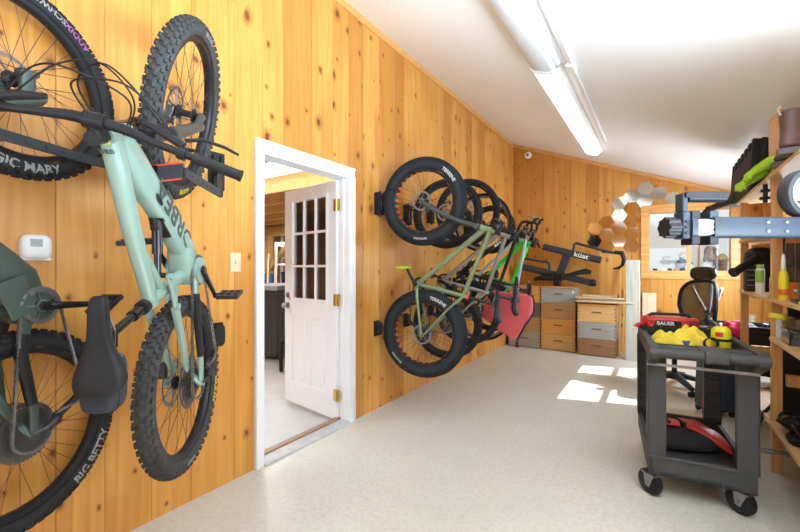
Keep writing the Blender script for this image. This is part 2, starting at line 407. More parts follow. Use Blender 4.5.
# ---------------------------------------------------------------- the open door
d = empty('door_1', None, None, (-2.262, 2.452, 0), math.atan2(.115, -.79)); d['kind'] = 'structure'
DW, DT = .79, .044
def dl(mb, x0, x1, z0, z1, t=DT): return mb.b2((x0, -t/2, z0), (x1, t/2, z1))
m = MB(); lx0, lx1, lz0, lz1 = .13, .66, 1.0, 1.92
dl(m, 0, lx0, .012, 2.03); dl(m, lx1, DW, .012, 2.03); dl(m, lx0, lx1, lz1, 2.03); dl(m, lx0, lx1, .84, lz0); dl(m, lx0, lx1, .012, .22); dl(m, .365, .425, .22, .84)
dl(m, lx0, .365, .22, .84, .03); dl(m, .425, lx1, .22, .84, .03)
for a, b in ((lx0+.035, .33), (.46, lx1-.035)): dl(m, a, b, .26, .80, .04)
for k in (1, 2):
    x = lx0+(lx1-lx0)*k/3; z = lz0+(lz1-lz0)*k/3
    dl(m, x-.011, x+.011, lz0, lz1, .036); dl(m, lx0, lx1, z-.011, z+.011, .036)
for a, b, e, f in ((lx0-.02, lx1+.02, lz0-.02, lz0+.008), (lx0-.02, lx1+.02, lz1-.008, lz1+.02), (lx0-.02, lx0+.008, lz0, lz1), (lx1-.008, lx1+.02, lz0, lz1)): dl(m, a, b, e, f, .056)
m.build('door_leaf', M_white, d, bevel=.003)
dl(MB(), lx0, lx1, lz0, lz1, .006).build('pane', glass('door glass', (.9, .92, .93), .2, .06), d)
for z in (.22, 1.02, 1.82):
    MB().cyl((-.006, .026, z-.05), (-.006, .026, z+.05), .008, 10).b2((-.004, .0225, z-.05), (.034, .0255, z+.05)).b2((-.042, .016, z-.05), (-.006, .020, z+.05)).build('hinge', M_brass, d)
for z, nm in ((.93, 'door_knob'), (1.03, 'deadbolt')):
    m = MB()
    for s_ in (-1, 1):
        m.cyl((.73, s_*.022, z), (.73, s_*.03, z), .03 if nm == 'door_knob' else .027, 20)
        if nm == 'door_knob': m.cyl((.73, s_*.03, z), (.73, s_*.055, z), .011, 12).ball((.73, s_*.07, z), (.026, .022, .026))
        else: m.cyl((.73, s_*.03, z), (.73, s_*.038, z), .018, 16)
    m.build(nm, M_steel, d)
# local y of the leaf: which side faces the room is handled by building both faces alike
s0 = MB().b2((.64, .0222, .985), (.72, .0235, 1.012)).build('sticker', mat('orange sticker', (.75, .25, .12), .6), d)

# ---------------------------------------------------------------- garage beyond the door
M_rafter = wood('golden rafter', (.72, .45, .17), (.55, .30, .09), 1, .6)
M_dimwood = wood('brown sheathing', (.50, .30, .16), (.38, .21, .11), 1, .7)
st('floor_garage', MB().b2((-9.2, .2, -.14), (WX-.12, 9.0, -.03)), M_concrete)
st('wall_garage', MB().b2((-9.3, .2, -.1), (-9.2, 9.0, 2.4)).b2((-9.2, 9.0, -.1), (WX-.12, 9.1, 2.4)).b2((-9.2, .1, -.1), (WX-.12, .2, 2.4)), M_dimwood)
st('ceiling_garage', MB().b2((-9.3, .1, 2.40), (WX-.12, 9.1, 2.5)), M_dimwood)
for i in range(10):
    y = (1.35, 1.9, 3.02)[i] if i < 3 else 3.02+(i-2)*.55
    st('trim_%d' % (8+i), MB().b2((-9.1, y-.02, 2.18), (WX-.14, y+.02, 2.40)), M_rafter)
st('trim_21', MB().b2((-9.0, 5.5, 1.98), (WX-.14, 5.6, 2.18)), M_rafter)
st('trim_22', MB().b2((-7.25, 5.48, -.03), (-7.11, 5.62, 1.98)).bar((-7.15, 5.55, 1.25), (-6.3, 5.55, 2.0), .09, .09), M_rafter)
g = empty('ceiling_light', 'long white fluorescent panel under the garage rafters beyond the door', 'ceiling light', (-3.35, 2.73, 2.40))
MB().b2((-.95, -.17, -.04), (.95, .17, -.001)).build('housing', M_white, g)
MB().b2((-.92, -.15, -.075), (.92, .15, -.04)).build('diffuser', emit('garage tube light', (1, .97, .9), 7), g)
t = empty('wheelie_bin', 'dark grey wheeled rubbish bin inside the garage beyond the door', 'bin', (-4.75, 3.78, -.03), .2)
m = MB(); rings = []
for z, a in ((.06, .21), (.5, .235), (.98, .27)): rings.append([(-a, -a, z), (a, -a, z), (a, a, z), (-a, a, z)])
m.loft(rings); m.b2((-.3, -.3, .95), (.3, .3, 1.0)); m.build('body', M_cart, t, bevel=.012)
m = MB(); m.loft([[(-.31, -.31, 1.0), (.31, -.31, 1.0), (.31, .31, 1.0), (-.31, .31, 1.0)], [(-.24, -.24, 1.07), (.24, -.24, 1.07), (.24, .27, 1.09), (-.24, .27, 1.09)]]); m.build('lid', M_cart, t, bevel=.01)
for s_ in (-1, 1): MB().cyl((s_*.2, .26, .1), (s_*.26, .26, .1), .1, 20).build('wheel', M_black, t)
m = MB(); m.tube([(0, -.03, .02), (0, -.05, .3), (0, 0, .38), (0, .3, .38), (0, .36, .3), (0, .38, .02)], .022, 8); m.tube([(0, .0, .02), (0, .38, .02)], .022, 8); m.tube([(0, .36, .3), (.35, .36, .3), (.35, .38, .02)], .022, 8)
o = m.build('tube_stand', M_black); o.location = (-4.0, 3.28, -.03); o.rotation_euler = (0, 0, .9); props(o, 'bent black tube stand on the garage floor left of the open door', 'stand')
def sash(name, loc, rz, W_, H_, label, lean=.16):
    t = empty(name, label, 'window frame', loc, rz); t.rotation_euler = (lean, 0, rz)
    m = MB().b2((0, 0, 0), (.06, .04, H_)).b2((W_-.06, 0, 0), (W_, .04, H_)).b2((.06, 0, 0), (W_-.06, .04, .07)).b2((.06, 0, H_-.06), (W_-.06, .04, H_)).b2((.06, .005, H_/2-.02), (W_-.06, .035, H_/2+.02))
    m.build('frame', M_white, t); MB().b2((.06, .015, .07), (W_-.06, .02, H_-.06)).build('pane', M_pane, t)
# bench with things on it, deep in the garage
tb = empty('workbench', 'wooden workbench standing deep in the garage', 'workbench', (-6.9, 5.6, -.03), .6)
MB().b2((-.9, -.35, .86), (1.3, .35, .92)).build('bench_top', M_dimwood, tb)
for x in (-.82, 1.22):
    for y in (-.28, .28): MB().b2((x-.045, y-.045, 0), (x+.045, y+.045, .86)).build('leg', M_rafter, tb)
sash('window_sash', (-6.75, 5.35, .892), .6, .6, .95, 'white framed window sash leaning upright on the garage bench', -.05)
sash('window_sash', (-6.25, 5.9, .892), .7, .55, .8, 'smaller white window sash leaning at the right on the garage bench', -.05)
for i, (x, y, h_, c_, lb) in enumerate(((-7.3, 5.15, .35, M_red, 'red canister on the left end of the garage bench'), (-6.0, 5.9, .3, M_blue, 'blue tub on the right end of the garage bench'), (-7.05, 5.15, .2, M_white, 'short white tub at the left end of the garage bench'))):
    o = MB().lathe([(0, 0), (.09, 0), (.1, h_*.9), (.06, h_), (0, h_)], 18).build('tub', c_); o.location = (x, y, .89); props(o, lb, 'tub', 'tubs on the garage bench')
sh = empty('storage_cart', 'dark grey storage cart in front of the garage bench', 'cart', (-5.9, 5.05, -.03), .5)
MB().b2((-.35, -.25, .1), (.35, .25, .8)).build('body', M_cart, sh, bevel=.02)
for k in range(3): MB().b2((-.32, -.262, .14+k*.22), (.32, -.248, .33+k*.22)).build('drawer', M_darksteel, sh)

sash('window_sash', (-7.05, 5.75, .892), .6, .5, 1.25, 'tall white window sash at the back of the garage bench', -.05)
for k, (x, y, dx, lb) in enumerate(((-6.6, 5.05, .35, 'pine board leaning among the garage clutter, nearest the bin'), (-6.45, 5.2, .5, 'pine board leaning among the garage clutter, middle one'), (-6.75, 4.85, .28, 'pine board leaning among the garage clutter, leftmost'))):
    o = MB().bar((x+.3, y-.25, -.03), (x-dx+.3, y+.1, 1.55+.1*k), .03, .14).build('leaning_board', M_dimwood); props(o, lb, 'board', 'boards leaning in the garage')
o = MB().lathe([(0, 0), (.14, 0), (.17, .3), (.18, .32), (0, .32)], 20).build('bucket', M_blackgl); o.location = (-6.45, 5.5, .89); props(o, 'black bucket on the garage bench in front of the sashes', 'bucket')
o = MB().b2((-.2, -.15, 0), (.2, .15, .28)).build('crate', M_blue, bevel=.01); o.location = (-7.15, 5.45, .89); o.rotation_euler = (0, 0, .6); props(o, 'blue crate on the garage bench left of the bucket', 'crate')

# ---------------------------------------------------------------- things on the walls and ceiling
t = empty('wall_sensor', 'white rounded sensor box on the left wall below the upper wheel', 'sensor', (WX, .505, 1.377))
MB().b2((0, -.048, -.055), (.022, .048, -.04)).ball((.012, 0, .0), (.03, .05, .052), 20, 12, .55).build('housing', M_whitepl, t)
MB().b2((.038, -.022, .0), (.0425, .016, .032)).build('display', mat('grey display', (.35, .36, .34), .3), t)
t = empty('light_switch', 'ivory light switch plate on the left wall beside the door', 'light switch', (WX, 1.424, 1.325))
MB().b2((0, -.036, -.058), (.006, .036, .058)).build('plate', M_ivory, t, bevel=.002)
MB().b2((.006, -.006, -.012), (.014, .006, .012)).build('toggle', M_ivory, t)
t = empty('wall_camera', 'small round white camera high on the back wall near the corner', 'camera', (-1.90, BY, 3.24))
MB().lathe([(0, -.03), (.04, -.03), (.062, -.012), (.062, 0), (0, 0)], 24, 'Y').build('housing', M_whitepl, t)
MB().lathe([(0, -.034), (.018, -.034), (.02, -.028), (0, -.028)], 20, 'Y').build('lens', M_blackgl, t)
t = empty('power_outlet', 'ivory outlet plate on the back wall behind the shelving', 'outlet', (1.012, BY, .62))
MB().b2((-.036, -.006, -.058), (.036, 0, .058)).build('plate', M_ivory, t, bevel=.002)
for z in (-.02, .02): MB().b2((-.015, -.008, z-.013), (.015, -.006, z+.013)).build('socket', M_whitepl, t)
# hexagonal mirror tiles
HX = [(-.865, (1.905, 1.715), 'leftmost column'), (-.695, (2.0, 1.81, 1.62), 'second column from the left'), (-.525, (2.285, 2.095, 1.905, 1.715), 'third column from the left'),
      (-.355, (2.38, 2.19, 2.0, 1.81, 1.62), 'fourth column from the left'), (-.185, (2.475, 2.285), 'fifth column from the left, over the window corner'), (-.015, (2.38,), 'second column from the right, above the window'), (.155, (2.285,), 'rightmost column, above the window')]
ORD = {1: [''], 2: ['upper tile of the ', 'lower tile of the '], 3: ['top tile of the ', 'middle tile of the ', 'bottom tile of the '], 4: ['topmost tile of the ', 'second tile down in the ', 'third tile down in the ', 'lowest tile of the '], 5: ['topmost tile of the ', 'second tile down in the ', 'middle tile of the ', 'fourth tile down in the ', 'lowest tile of the ']}
hexm = None
for x, zs, lab in HX:
    for i, z in enumerate(zs):
        if hexm is None:
            R_ = .110
            hexm = MB().prism([(R_*cos(k*PI/3), R_*.995*sin(k*PI/3)) for k in range(6)], -.004, 0, xz).build('hexagon_mirror', M_mirror)
            o = hexm
        else: o = dup(hexm)
        o.location = (x, BY-.001, z); o.rotation_euler = (random.uniform(-.04, .04), 0, random.uniform(-.045, .045))
        props(o, 'hexagonal mirror tile, '+ORD[len(zs)][i]+lab, 'mirror', 'hexagon mirrors on the back wall')
# fluorescent fixtures on the sloping ceiling
SL = math.atan(.392)
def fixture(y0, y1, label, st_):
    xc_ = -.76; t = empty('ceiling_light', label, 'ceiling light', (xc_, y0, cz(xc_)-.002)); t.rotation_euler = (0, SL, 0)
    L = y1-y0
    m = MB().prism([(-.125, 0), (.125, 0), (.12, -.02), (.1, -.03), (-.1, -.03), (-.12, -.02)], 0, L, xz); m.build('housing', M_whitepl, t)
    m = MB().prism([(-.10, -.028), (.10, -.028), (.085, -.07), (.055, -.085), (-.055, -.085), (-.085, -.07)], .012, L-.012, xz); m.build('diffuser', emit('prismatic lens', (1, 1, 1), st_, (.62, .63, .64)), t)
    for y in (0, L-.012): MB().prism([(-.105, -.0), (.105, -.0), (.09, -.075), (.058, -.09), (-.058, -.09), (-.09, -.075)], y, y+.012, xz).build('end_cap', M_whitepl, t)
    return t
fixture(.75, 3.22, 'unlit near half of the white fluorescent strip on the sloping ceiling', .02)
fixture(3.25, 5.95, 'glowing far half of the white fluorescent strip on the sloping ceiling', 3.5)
t = empty('wire_raceway', 'thin white wiring raceway along the ceiling beside the fluorescent strip', 'raceway', (-.56, .75, cz(-.56)-.004)); t.rotation_euler = (0, SL, 0)
MB().b2((-.018, 0, -.022), (.018, 4.6, 0)).build('channel', M_whitepl, t); MB().b2((-.03, 2.42, -.04), (.03, 2.56, 0)).build('junction_box', M_whitepl, t, bevel=.004)

# ---------------------------------------------------------------- bicycles (built standing, x forward, y to the rider's left, z up)
I4 = MX.Identity(4)
def steer_mat(top, bot, deg):
    a = (V((top[0], 0, top[1]))-V((bot[0], 0, bot[1]))).normalized(); p = V((top[0], 0, top[1]))
    return MX.Translation(p) @ MX.Rotation(math.radians(deg), 4, a) @ MX.Translation(-p)
def tire_mb(cx, c, R, tr, rows, nk, kh):
    m = MB(); N, n = 84, 14; Rc = R-tr-kh*.6; k = 0
    for i in range(N):
        a = 2*PI*i/N
        for j in range(n):
            b = -2.35+4.7*j/(n-1)
            r = Rc+tr*cos(b); m.v.append(V((cx+r*cos(a), tr*sin(b), c+r*sin(a))))
    for i in range(N):
        for j in range(n):
            m.f.append((i*n+j, i*n+(j+1) % n, ((i+1) % N)*n+(j+1) % n, ((i+1) % N)*n+j))
    for b0, wb, wa, off in rows:
        for i in range(nk):
            a = 2*PI*(i+off)/nk; da = wa*PI/nk; vs = []
            for rad, q in ((tr*.97, 1.0), (tr+kh, .82)):
                for sa, sb in ((-1, -1), (1, -1), (1, 1), (-1, 1)):
                    aa = a+sa*da*q; bb = b0+sb*wb*q; r = Rc+rad*cos(bb)
                    vs.append((cx+r*cos(aa), rad*sin(bb), c+r*sin(aa)))
            m.add(vs, [(0, 1, 5, 4), (1, 2, 6, 5), (2, 3, 7, 6), (3, 0, 4, 7), (4, 5, 6, 7)])
    return m
KN_MTB = [(-.24, .15, .46, 0), (.24, .15, .46, .5), (-.66, .14, .42, .5), (.66, .14, .42, 0), (-1.06, .15, .46, 0), (1.06, .15, .46, .5)]
KN_FAT = [(-.15, .13, .6, 0), (.15, .13, .6, .5), (-.45, .12, .5, .5), (.45, .12, .5, 0), (-.75, .11, .5, 0), (.75, .11, .5, .5), (-1.03, .1, .45, .5), (1.03, .1, .45, 0)]
def wheel(P, root, cx, R, tr, T=I4, front=False, tire=None, rimm=None, rows=KN_MTB, nk=64, kh=.006, marks=(), spokes=32, rotor=True, tape=False, cass=False, rimd=.024, hubm=None, rotr=.095):
    c = R; tire = tire or M_rubber; rimm = rimm or M_blkpaint
    ro = R-tr*1.78-kh*.6; hw = tr*.62; ri = ro-rimd
    prof = [(ro, -hw), (ro, -hw*.8), (ro-.008, -hw*.7), (ro-.008, hw*.7), (ro, hw*.8), (ro, hw), (ri+.006, hw*.86), (ri, hw*.5), (ri, -hw*.5), (ri+.006, -hw*.86)]
    w_ = MB().lathe(prof, 64, 'Y', (cx, 0, c), True).xf(T).build('wheel', rimm, root)
    tire_mb(cx, c, R, tr, rows, nk, kh).xf(T).build('tire', tire, w_, 50)
    m = MB(); fl = .03 if tr < .045 else .045
    for i in range(spokes):
        s_ = 1 if i % 2 else -1; a = 2*PI*i/spokes; b = a+(.85 if (i//2) % 2 else -.85)
        m.tube([(cx+.026*cos(b), s_*fl, c+.026*sin(b)), (cx+(ri+.004)*cos(a), s_*hw*.25, c+(ri+.004)*sin(a))], .0012, 4, False)
    m.xf(T).build('spokes', M_darksteel, w_, fix=False)
    m = MB().lathe([(0, -.055-fl*.6), (.009, -.055-fl*.6), (.011, -fl-.012), (.029, -fl-.004), (.029, -fl+.003), (.014, -fl+.01), (.014, fl-.01), (.029, fl-.003), (.029, fl+.004), (.011, fl+.012), (.009, .055+fl*.6), (0, .055+fl*.6)], 20, 'Y', (cx, 0, c))
    m.xf(T).build('hub', hubm or M_black, w_)
    if rotor:
        m = MB(); y = fl+.016
        m.lathe([(rotr-.013, y), (rotr-.013, y+.002), (rotr, y+.002), (rotr, y)], 48, 'Y', (cx, 0, c), True)
        for k in range(6):
            a = k*PI/3
            m.bar((cx+.02*cos(a), y+.001, c+.02*sin(a)), (cx+(rotr-.01)*cos(a+.35), y+.001, c+(rotr-.01)*sin(a+.35)), .002, .008, (0, 1, 0))
            for q in (.12, .24, .36, .48, .60, .72, .84):
                aa = a+q*PI/3; rr = rotr-.012-.006*(k % 2)
        for k in range(30):
            a = 2*PI*k/30; m.bar((cx+(rotr-.013)*cos(a), y+.001, c+(rotr-.013)*sin(a)), (cx+(rotr-.019)*cos(a+.12), y+.001, c+(rotr-.019)*sin(a+.12)), .002, .003, (0, 1, 0))
        m.lathe([(0, y-.004), (.024, y-.004), (.024, y+.004), (0, y+.004)], 20, 'Y', (cx, 0, c))
        m.xf(T).build('brake_disc', M_steel, w_)
    if cass:
        m = MB(); n = 10
        for k in range(n):
            r = cass-(cass-.024)*(k/(n-1))**.8; y = -.022-.0042*k; z = int(r*2*PI/.0127)
            poly = []
            for i in range(z):
                for q, rr in ((0, r-.004), (.3, r+.002), (.55, r+.002), (.85, r-.004)): a = 2*PI*(i+q)/z; poly.append((rr*cos(a), rr*sin(a)))
            inner = [(rr*.0+(r-.016 if r > .05 else .012)*cos(2*PI*i/40), (r-.016 if r > .05 else .012)*sin(2*PI*i/40)) for i in range(40)]
            # toothed ring
            kk = len(m.v); npo = len(poly)
            for yy in (y, y-.0018):
                m.v += [V((cx+u, yy, c+v)) for u, v in poly]
                for u, v in poly:
                    l = math.hypot(u, v); f = (r-.014 if r > .05 else .012)/l; m.v.append(V((cx+u*f, yy, c+v*f)))
            for i in range(npo):
                j = (i+1) % npo
                m.f += [(kk+i, kk+j, kk+npo+j, kk+npo+i), (kk+2*npo+j, kk+2*npo+i, kk+3*npo+i, kk+3*npo+j), (kk+i, kk+2*npo+i, kk+2*npo+j, kk+j)]
            for q in range(5):
                a = q*2*PI/5+k*.3
                m.bar((cx+.012*cos(a), y-.001, c+.012*sin(a)), (cx+(r-.01)*cos(a+.3), y-.001, c+(r-.01)*sin(a+.3)), .0018, .006, (0, 1, 0))
        m.cyl((cx, -.016, c), (cx, -.068, c), .02, 20)
        m.xf(T).build('cassette', M_cass, w_, 30)
    for txt, side, ang, size, mt, flip in marks:
        rr = R-tr-kh*.6
        def fn(x, y, h, rr=rr, side=side, ang=ang, size=size, flip=flip):
            r0 = rr+tr*.02-size*.36+y if not flip else rr+tr*.02+size*.36-y
            b = math.acos(max(-1, min(1, (r0-rr)/tr)))
            sgn = -1 if side == 'R' else 1
            a = ang + (-x if (side == 'R') != flip else x)/rr*(-1 if False else 1)
            yy = sgn*(tr*sin(b)+.0012+abs(h))
            return (cx+r0*cos(a), yy, c+r0*sin(a))
        text_mb(txt, size, fn, .0008, .004*size*8, slices=6).xf(T).build('decal', mt, w_, fix=False)
    return w_
def chain_mb(loop, pitch=.0127, y=-.05):
    """closed chain of links along a polyline in the xz plane; points are (x, z, y)"""
    pts = [V((p[0], p[2] if len(p) > 2 else y, p[1])) for p in loop]; pts.append(pts[0]); m = MB()
    seg = []; 
    for a, b in zip(pts, pts[1:]):
        L = (b-a).length; seg.append((a, b, L))
    tot = sum(s[2] for s in seg); n = int(tot/pitch); si = 0; acc = 0
    def at(d):
        d %= tot
        for a, b, L in seg:
            if d <= L: return a+(b-a)*(d/L)
            d -= L
        return pts[0]
    for i in range(n):
        p, q = at(i*tot/n), at((i+1)*tot/n)
        wy = .0042 if i % 2 else .0028
        for s_ in (-1, 1):
            o = V((0, s_*wy, 0)); e = (q-p)*.18
            m.bar(p-e+o, q+e+o, .001, .0085, (0, 1, 0)) if False else m.bar(p-e+o, q+e+o, .0085, .0012, (0, 1, 0))
        m.tube([p+V((0, -.0035, 0)), p+V((0, .0035, 0))], .0038, 6)
    return m
def arc(cx, cz_, r, a0, a1, n=14):
    return [(cx+r*cos(a0+(a1-a0)*i/n), cz_+r*sin(a0+(a1-a0)*i/n)) for i in range(n+1)]
def chainring(root, bb, r, y, mt, spider=True):
    z = int(r*2*PI/.0127); m = MB(); kk = 0; poly = []
    for i in range(z):
        for q, rr in ((0, r-.005), (.3, r+.002), (.5, r+.002), (.8, r-.005)): a = 2*PI*(i+q)/z; poly.append((rr*cos(a), rr*sin(a)))
    npo = len(poly); inner = r-.017
    for yy in (y, y-.003):
        m.v += [V((bb[0]+u, yy, bb[1]+v)) for u, v in poly]+[V((bb[0]+u/math.hypot(u, v)*inner, yy, bb[1]+v/math.hypot(u, v)*inner)) for u, v in poly]
    for i in range(npo):
        j = (i+1) % npo
        m.f += [(i, j, npo+j, npo+i), (2*npo+j, 2*npo+i, 3*npo+i, 3*npo+j), (i, 2*npo+i, 2*npo+j, j), (npo+i, npo+j, 3*npo+j, 3*npo+i)]
    for k in range(5):
        a = k*2*PI/5+.3; m.bar((bb[0]+.01*cos(a), y-.0015, bb[1]+.01*sin(a)), (bb[0]+(inner+.006)*cos(a), y-.0015, bb[1]+(inner+.006)*sin(a)), .004, .014, (0, 1, 0))
    m.cyl((bb[0], y+.004, bb[1]), (bb[0], y-.012, bb[1]), .024, 20)
    return m.build('chainring', mt, root, 30)
def pedal(parent, p, side, mt, T=I4, rot=0):
    m = MB(); T = T @ MX.Translation(V(p)) @ MX.Rotation(rot, 4, 'Y') @ MX.Translation(-V(p)); x, y, z = p; s_ = side
    m.cyl((x, y, z), (x, y+s_*.018, z), .009, 10); m.cyl((x, y+s_*.018, z), (x, y+s_*.11, z), .011, 10)
    for yy in (.022, .052, .082, .108): m.box((x, y+s_*yy, z), (.1, .008, .016))
    for xx in (-.047, .047): m.box((x+xx, y+s_*.066, z), (.010, .092, .016))
    for xx in (-.044, -.015, .015, .044):
        for yy in (.022, .108):
            m.cyl((x+xx, y+s_*yy, z-.013), (x+xx, y+s_*yy, z+.013), .002, 5)
    return m.xf(T).build('pedal', mt, parent)
def cranks(root, bb, L, ang, yo, mt, mped=None, rot=0):
    for s_, a in ((-1, ang), (1, ang+PI)):
        e = (bb[0]+L*cos(a), bb[1]+L*sin(a)); m = MB()
        m.etube([(bb[0]-.012*cos(a), s_*yo, bb[1]-.012*sin(a)), (bb[0]+.04*cos(a), s_*(yo+.004), bb[1]+.04*sin(a)), (e[0]-.03*cos(a), s_*(yo+.012), e[1]-.03*sin(a)), (e[0]+.012*cos(a), s_*(yo+.013), e[1]+.012*sin(a))], [(.016, .036), (.016, .030), (.013, .024), (.013, .024)], (0, 1, 0), 10, 3.5)
        m.cyl((bb[0], s_*(yo-.012), bb[1]), (bb[0], s_*(yo+.012), bb[1]), .016, 16)
        k = m.build('crank_arm', mt, root)
        if mped: pedal(k, (e[0], s_*(yo+.016), e[1]), s_, mped, I4, rot)
def saddle(root, x, z, L=.27, W=.145, mt=None, tilt=0.0):
    """x,z = middle of the top surface; nose forward"""
    rings = []
    for t, wd, zt, th in ((-.5, .50, .008, .018), (-.475, .80, .013, .035), (-.38, 1.0, .014, .045), (-.26, .94, .008, .046), (-.12, .66, .0, .04), (.02, .42, -.002, .036), (.2, .35, 0, .034), (.38, .34, .001, .032), (.475, .29, -.005, .026), (.5, .16, -.012, .014)):
        xx = x+t*L; hw = wd*W/2; r = []
        for q in range(12):
            a = 2*PI*q/12; ca, sa = cos(a), sin(a)
            yy = hw*math.copysign(abs(ca)**.75, ca)
            droop = -.022*abs(yy/(W/2))**2*(1 if sa > -.1 else .6)
            zz = (zt+droop) if sa > .1 else (zt+droop-th*.45 if abs(sa) <= .1 else zt+droop-th)
            r.append((xx, yy, z+zz+t*L*tilt))
        rings.append(r)
    s_ = MB().loft(rings).build('saddle', mt or M_saddle, root, 60, sub=1)
    m = MB()
    for q in (-1, 1): m.tube([(x-.12*L/.27, q*.035, z-.03), (x-.08*L/.27, q*.022, z-.05), (x+.04*L/.27, q*.022, z-.052), (x+.11*L/.27, q*.008, z-.03)], .0035, 6)
    m.build('saddle_rails', M_steel, s_)
    return s_
def cockpit(root, top, bot, T, stem=.05, half=.39, rise=.02, mt=None, stack=.03, levers=True, grip=None, back=.03, flatgrip=.0):
    ax = (V((top[0], 0, top[1]))-V((bot[0], 0, bot[1]))).normalized(); fw = V((ax.z, 0, -ax.x))
    t = V((top[0], 0, top[1])); b = t+ax*stack+fw*stem; mt = mt or M_blkpaint
    m = MB().cyl(t, t+ax*(stack+.022), .0195, 16)
    m.etube([t+ax*stack, t+ax*stack+fw*stem*.5, b], [(.042, .04), (.034, .034), (.042, .04)], ax, 14, 2.6)
    m.cyl(b+V((0, -.026, 0)), b+V((0, .026, 0)), .024, 16)
    for q in (-1, 1):
        for r_ in (-1, 1): m.cyl(b+V((0, q*.017, 0))+ax*r_*.016, b+fw*.028+V((0, q*.017, 0))+ax*r_*.016, .004, 6)
    m.xf(T).build('stem', mt, root)
    def bp(y):
        a = abs(y); u = max(0, min(1, (a-.05)/.12)); u = u*u*(3-2*u)
        return b+V((0, y, 0))+ax*rise*u-fw*back*max(0, a-.06)/(half-.06)
    ys = [-half+2*half*i/32 for i in range(33)]
    hb = MB().tube([bp(y) for y in ys], [.0158 if abs(y) < .05 else .0158-.0047*min(1, (abs(y)-.05)/.1) for y in ys], 12).xf(T).build('handlebar', mt, root)
    for q in (-1, 1):
        g0, g1 = bp(q*half), bp(q*(half-.135))
        d_ = (g1-g0); m = MB(); pts = []; rr = []
        for i in range(28): pts.append(g0+d_*i/27); rr.append(.0178 if i in (0, 1, 26, 27) else (.0165 if i % 2 else .0152))
        m.tube(pts, rr, 12).xf(T).build('grip', grip or M_black, hb)
        if levers:
            c0 = bp(q*(half-.165)); c1 = bp(q*(half-.22))
            m = MB().cyl(bp(q*(half-.155)), bp(q*(half-.175)), .0185, 12)
            m.etube([c0+fw*.02-ax*.006, c1+fw*.034-ax*.012, bp(q*(half-.28))+fw*.04-ax*.012], [(.022, .024), (.024, .026), (.014, .016)], ax, 10, 2.5)
            m.tube([c0+fw*.035-ax*.016, bp(q*(half-.12))+fw*.055-ax*.02, bp(q*(half-.06))+fw*.058-ax*.021, bp(q*(half-.02))+fw*.052-ax*.021], [.006, .0055, .005, .004], 8)
            m.tube([c0-ax*.018, c0-ax*.032+fw*.004-V((0, q*.02, 0)), c0-ax*.034+fw*.01+V((0, q*.02, 0))], [.009, .008, .005], 8)
            m.xf(T).build('brake_lever', M_blkpaint, hb)
    return b, ax, fw, bp
def fork(root, top, bot, axle, T, mt_low, mt_st, sw=.058, susp=True, arch=True, blade=.02):
    tp, bt, axl = V((top[0], 0, top[1])), V((bot[0], 0, bot[1])), V((axle[0], 0, axle[1]))
    ax = (tp-bt).normalized(); cr = bt-ax*.018; L = (cr-axl).dot(ax); off = axl-(cr-ax*L)
    m = MB(); sub = []
    m.cyl(bt+ax*.002, cr-ax*.02, .026, 16)
    m.sweep([cr+V((0, y, 0)) for y in (-sw-.02, -sw, -.03, .03, sw, sw+.02)], lambda i: [(-.021, -.016), (.021, -.016), (.024, .008), (-.02, .016)], ax)
    if susp:
        f = m.build('fork', mt_low, root) if False else None
        lw = MB()
        for q in (-1, 1):
            y = V((0, q*sw, 0))
            m.cyl(cr+ax*.01+y, cr-ax*(L*.5)+y, .0175, 14)
            p0 = cr-ax*(L*.36)+y; p1 = cr-ax*(L*.98)+y+off*.15
            lw.tube([p0, p0-ax*.05, p1+ax*.06, p1, p1-ax*.02], [.0255, .025, .022, .021, .012], 14)
            e = axl+V((0, q*sw, 0)); lw.etube([p1+ax*.05, e+ax*.01, e-ax*.024], [(.04, .026), (.05, .026), (.024, .022)], (1, 0, 0), 10)
        fw = V((ax.z, 0, -ax.x)); z0 = cr-ax*(L*.40)
        lw.tube([z0+V((0, -sw, 0)), z0+V((0, -sw*.8, 0))+ax*.05-fw*.015, z0+ax*.075-fw*.018, z0+V((0, sw*.8, 0))+ax*.05-fw*.015, z0+V((0, sw, 0))], .012, 8)
        m.xf(T); fk = m.build('fork', mt_st, root); lw.xf(T).build('fork_lowers', mt_low, fk)
    else:
        for q in (-1, 1):
            y = V((0, q*sw, 0))
            m.etube([cr+y+ax*.012, cr+y-ax*L*.3, cr+y-ax*L*.75+off*.4, axl+V((0, q*(sw+.004), 0))], [(blade*2, blade*1.6), (blade*2, blade*1.5), (blade*1.7, blade*1.2), (blade*1.5, blade)], (1, 0, 0), 12)
            m.cyl(axl+V((0, q*(sw-.008), 0)), axl+V((0, q*(sw+.014), 0)), .014, 12)
        fk = m.xf(T).build('fork', mt_low, root)
    return fk
def caliper(parent, p, T=I4, mt=None, R=None):
    m = MB().box(p, (.06, .03, .032), R).cyl((p[0]-.03, p[1], p[2]), (p[0]+.035, p[1], p[2]), .012, 10)
    return m.xf(T).build('brake_caliper', mt or M_darksteel, parent, bevel=.004)
M_cass = mat('dark cassette steel', (.16, .16, .17), .4, .9)
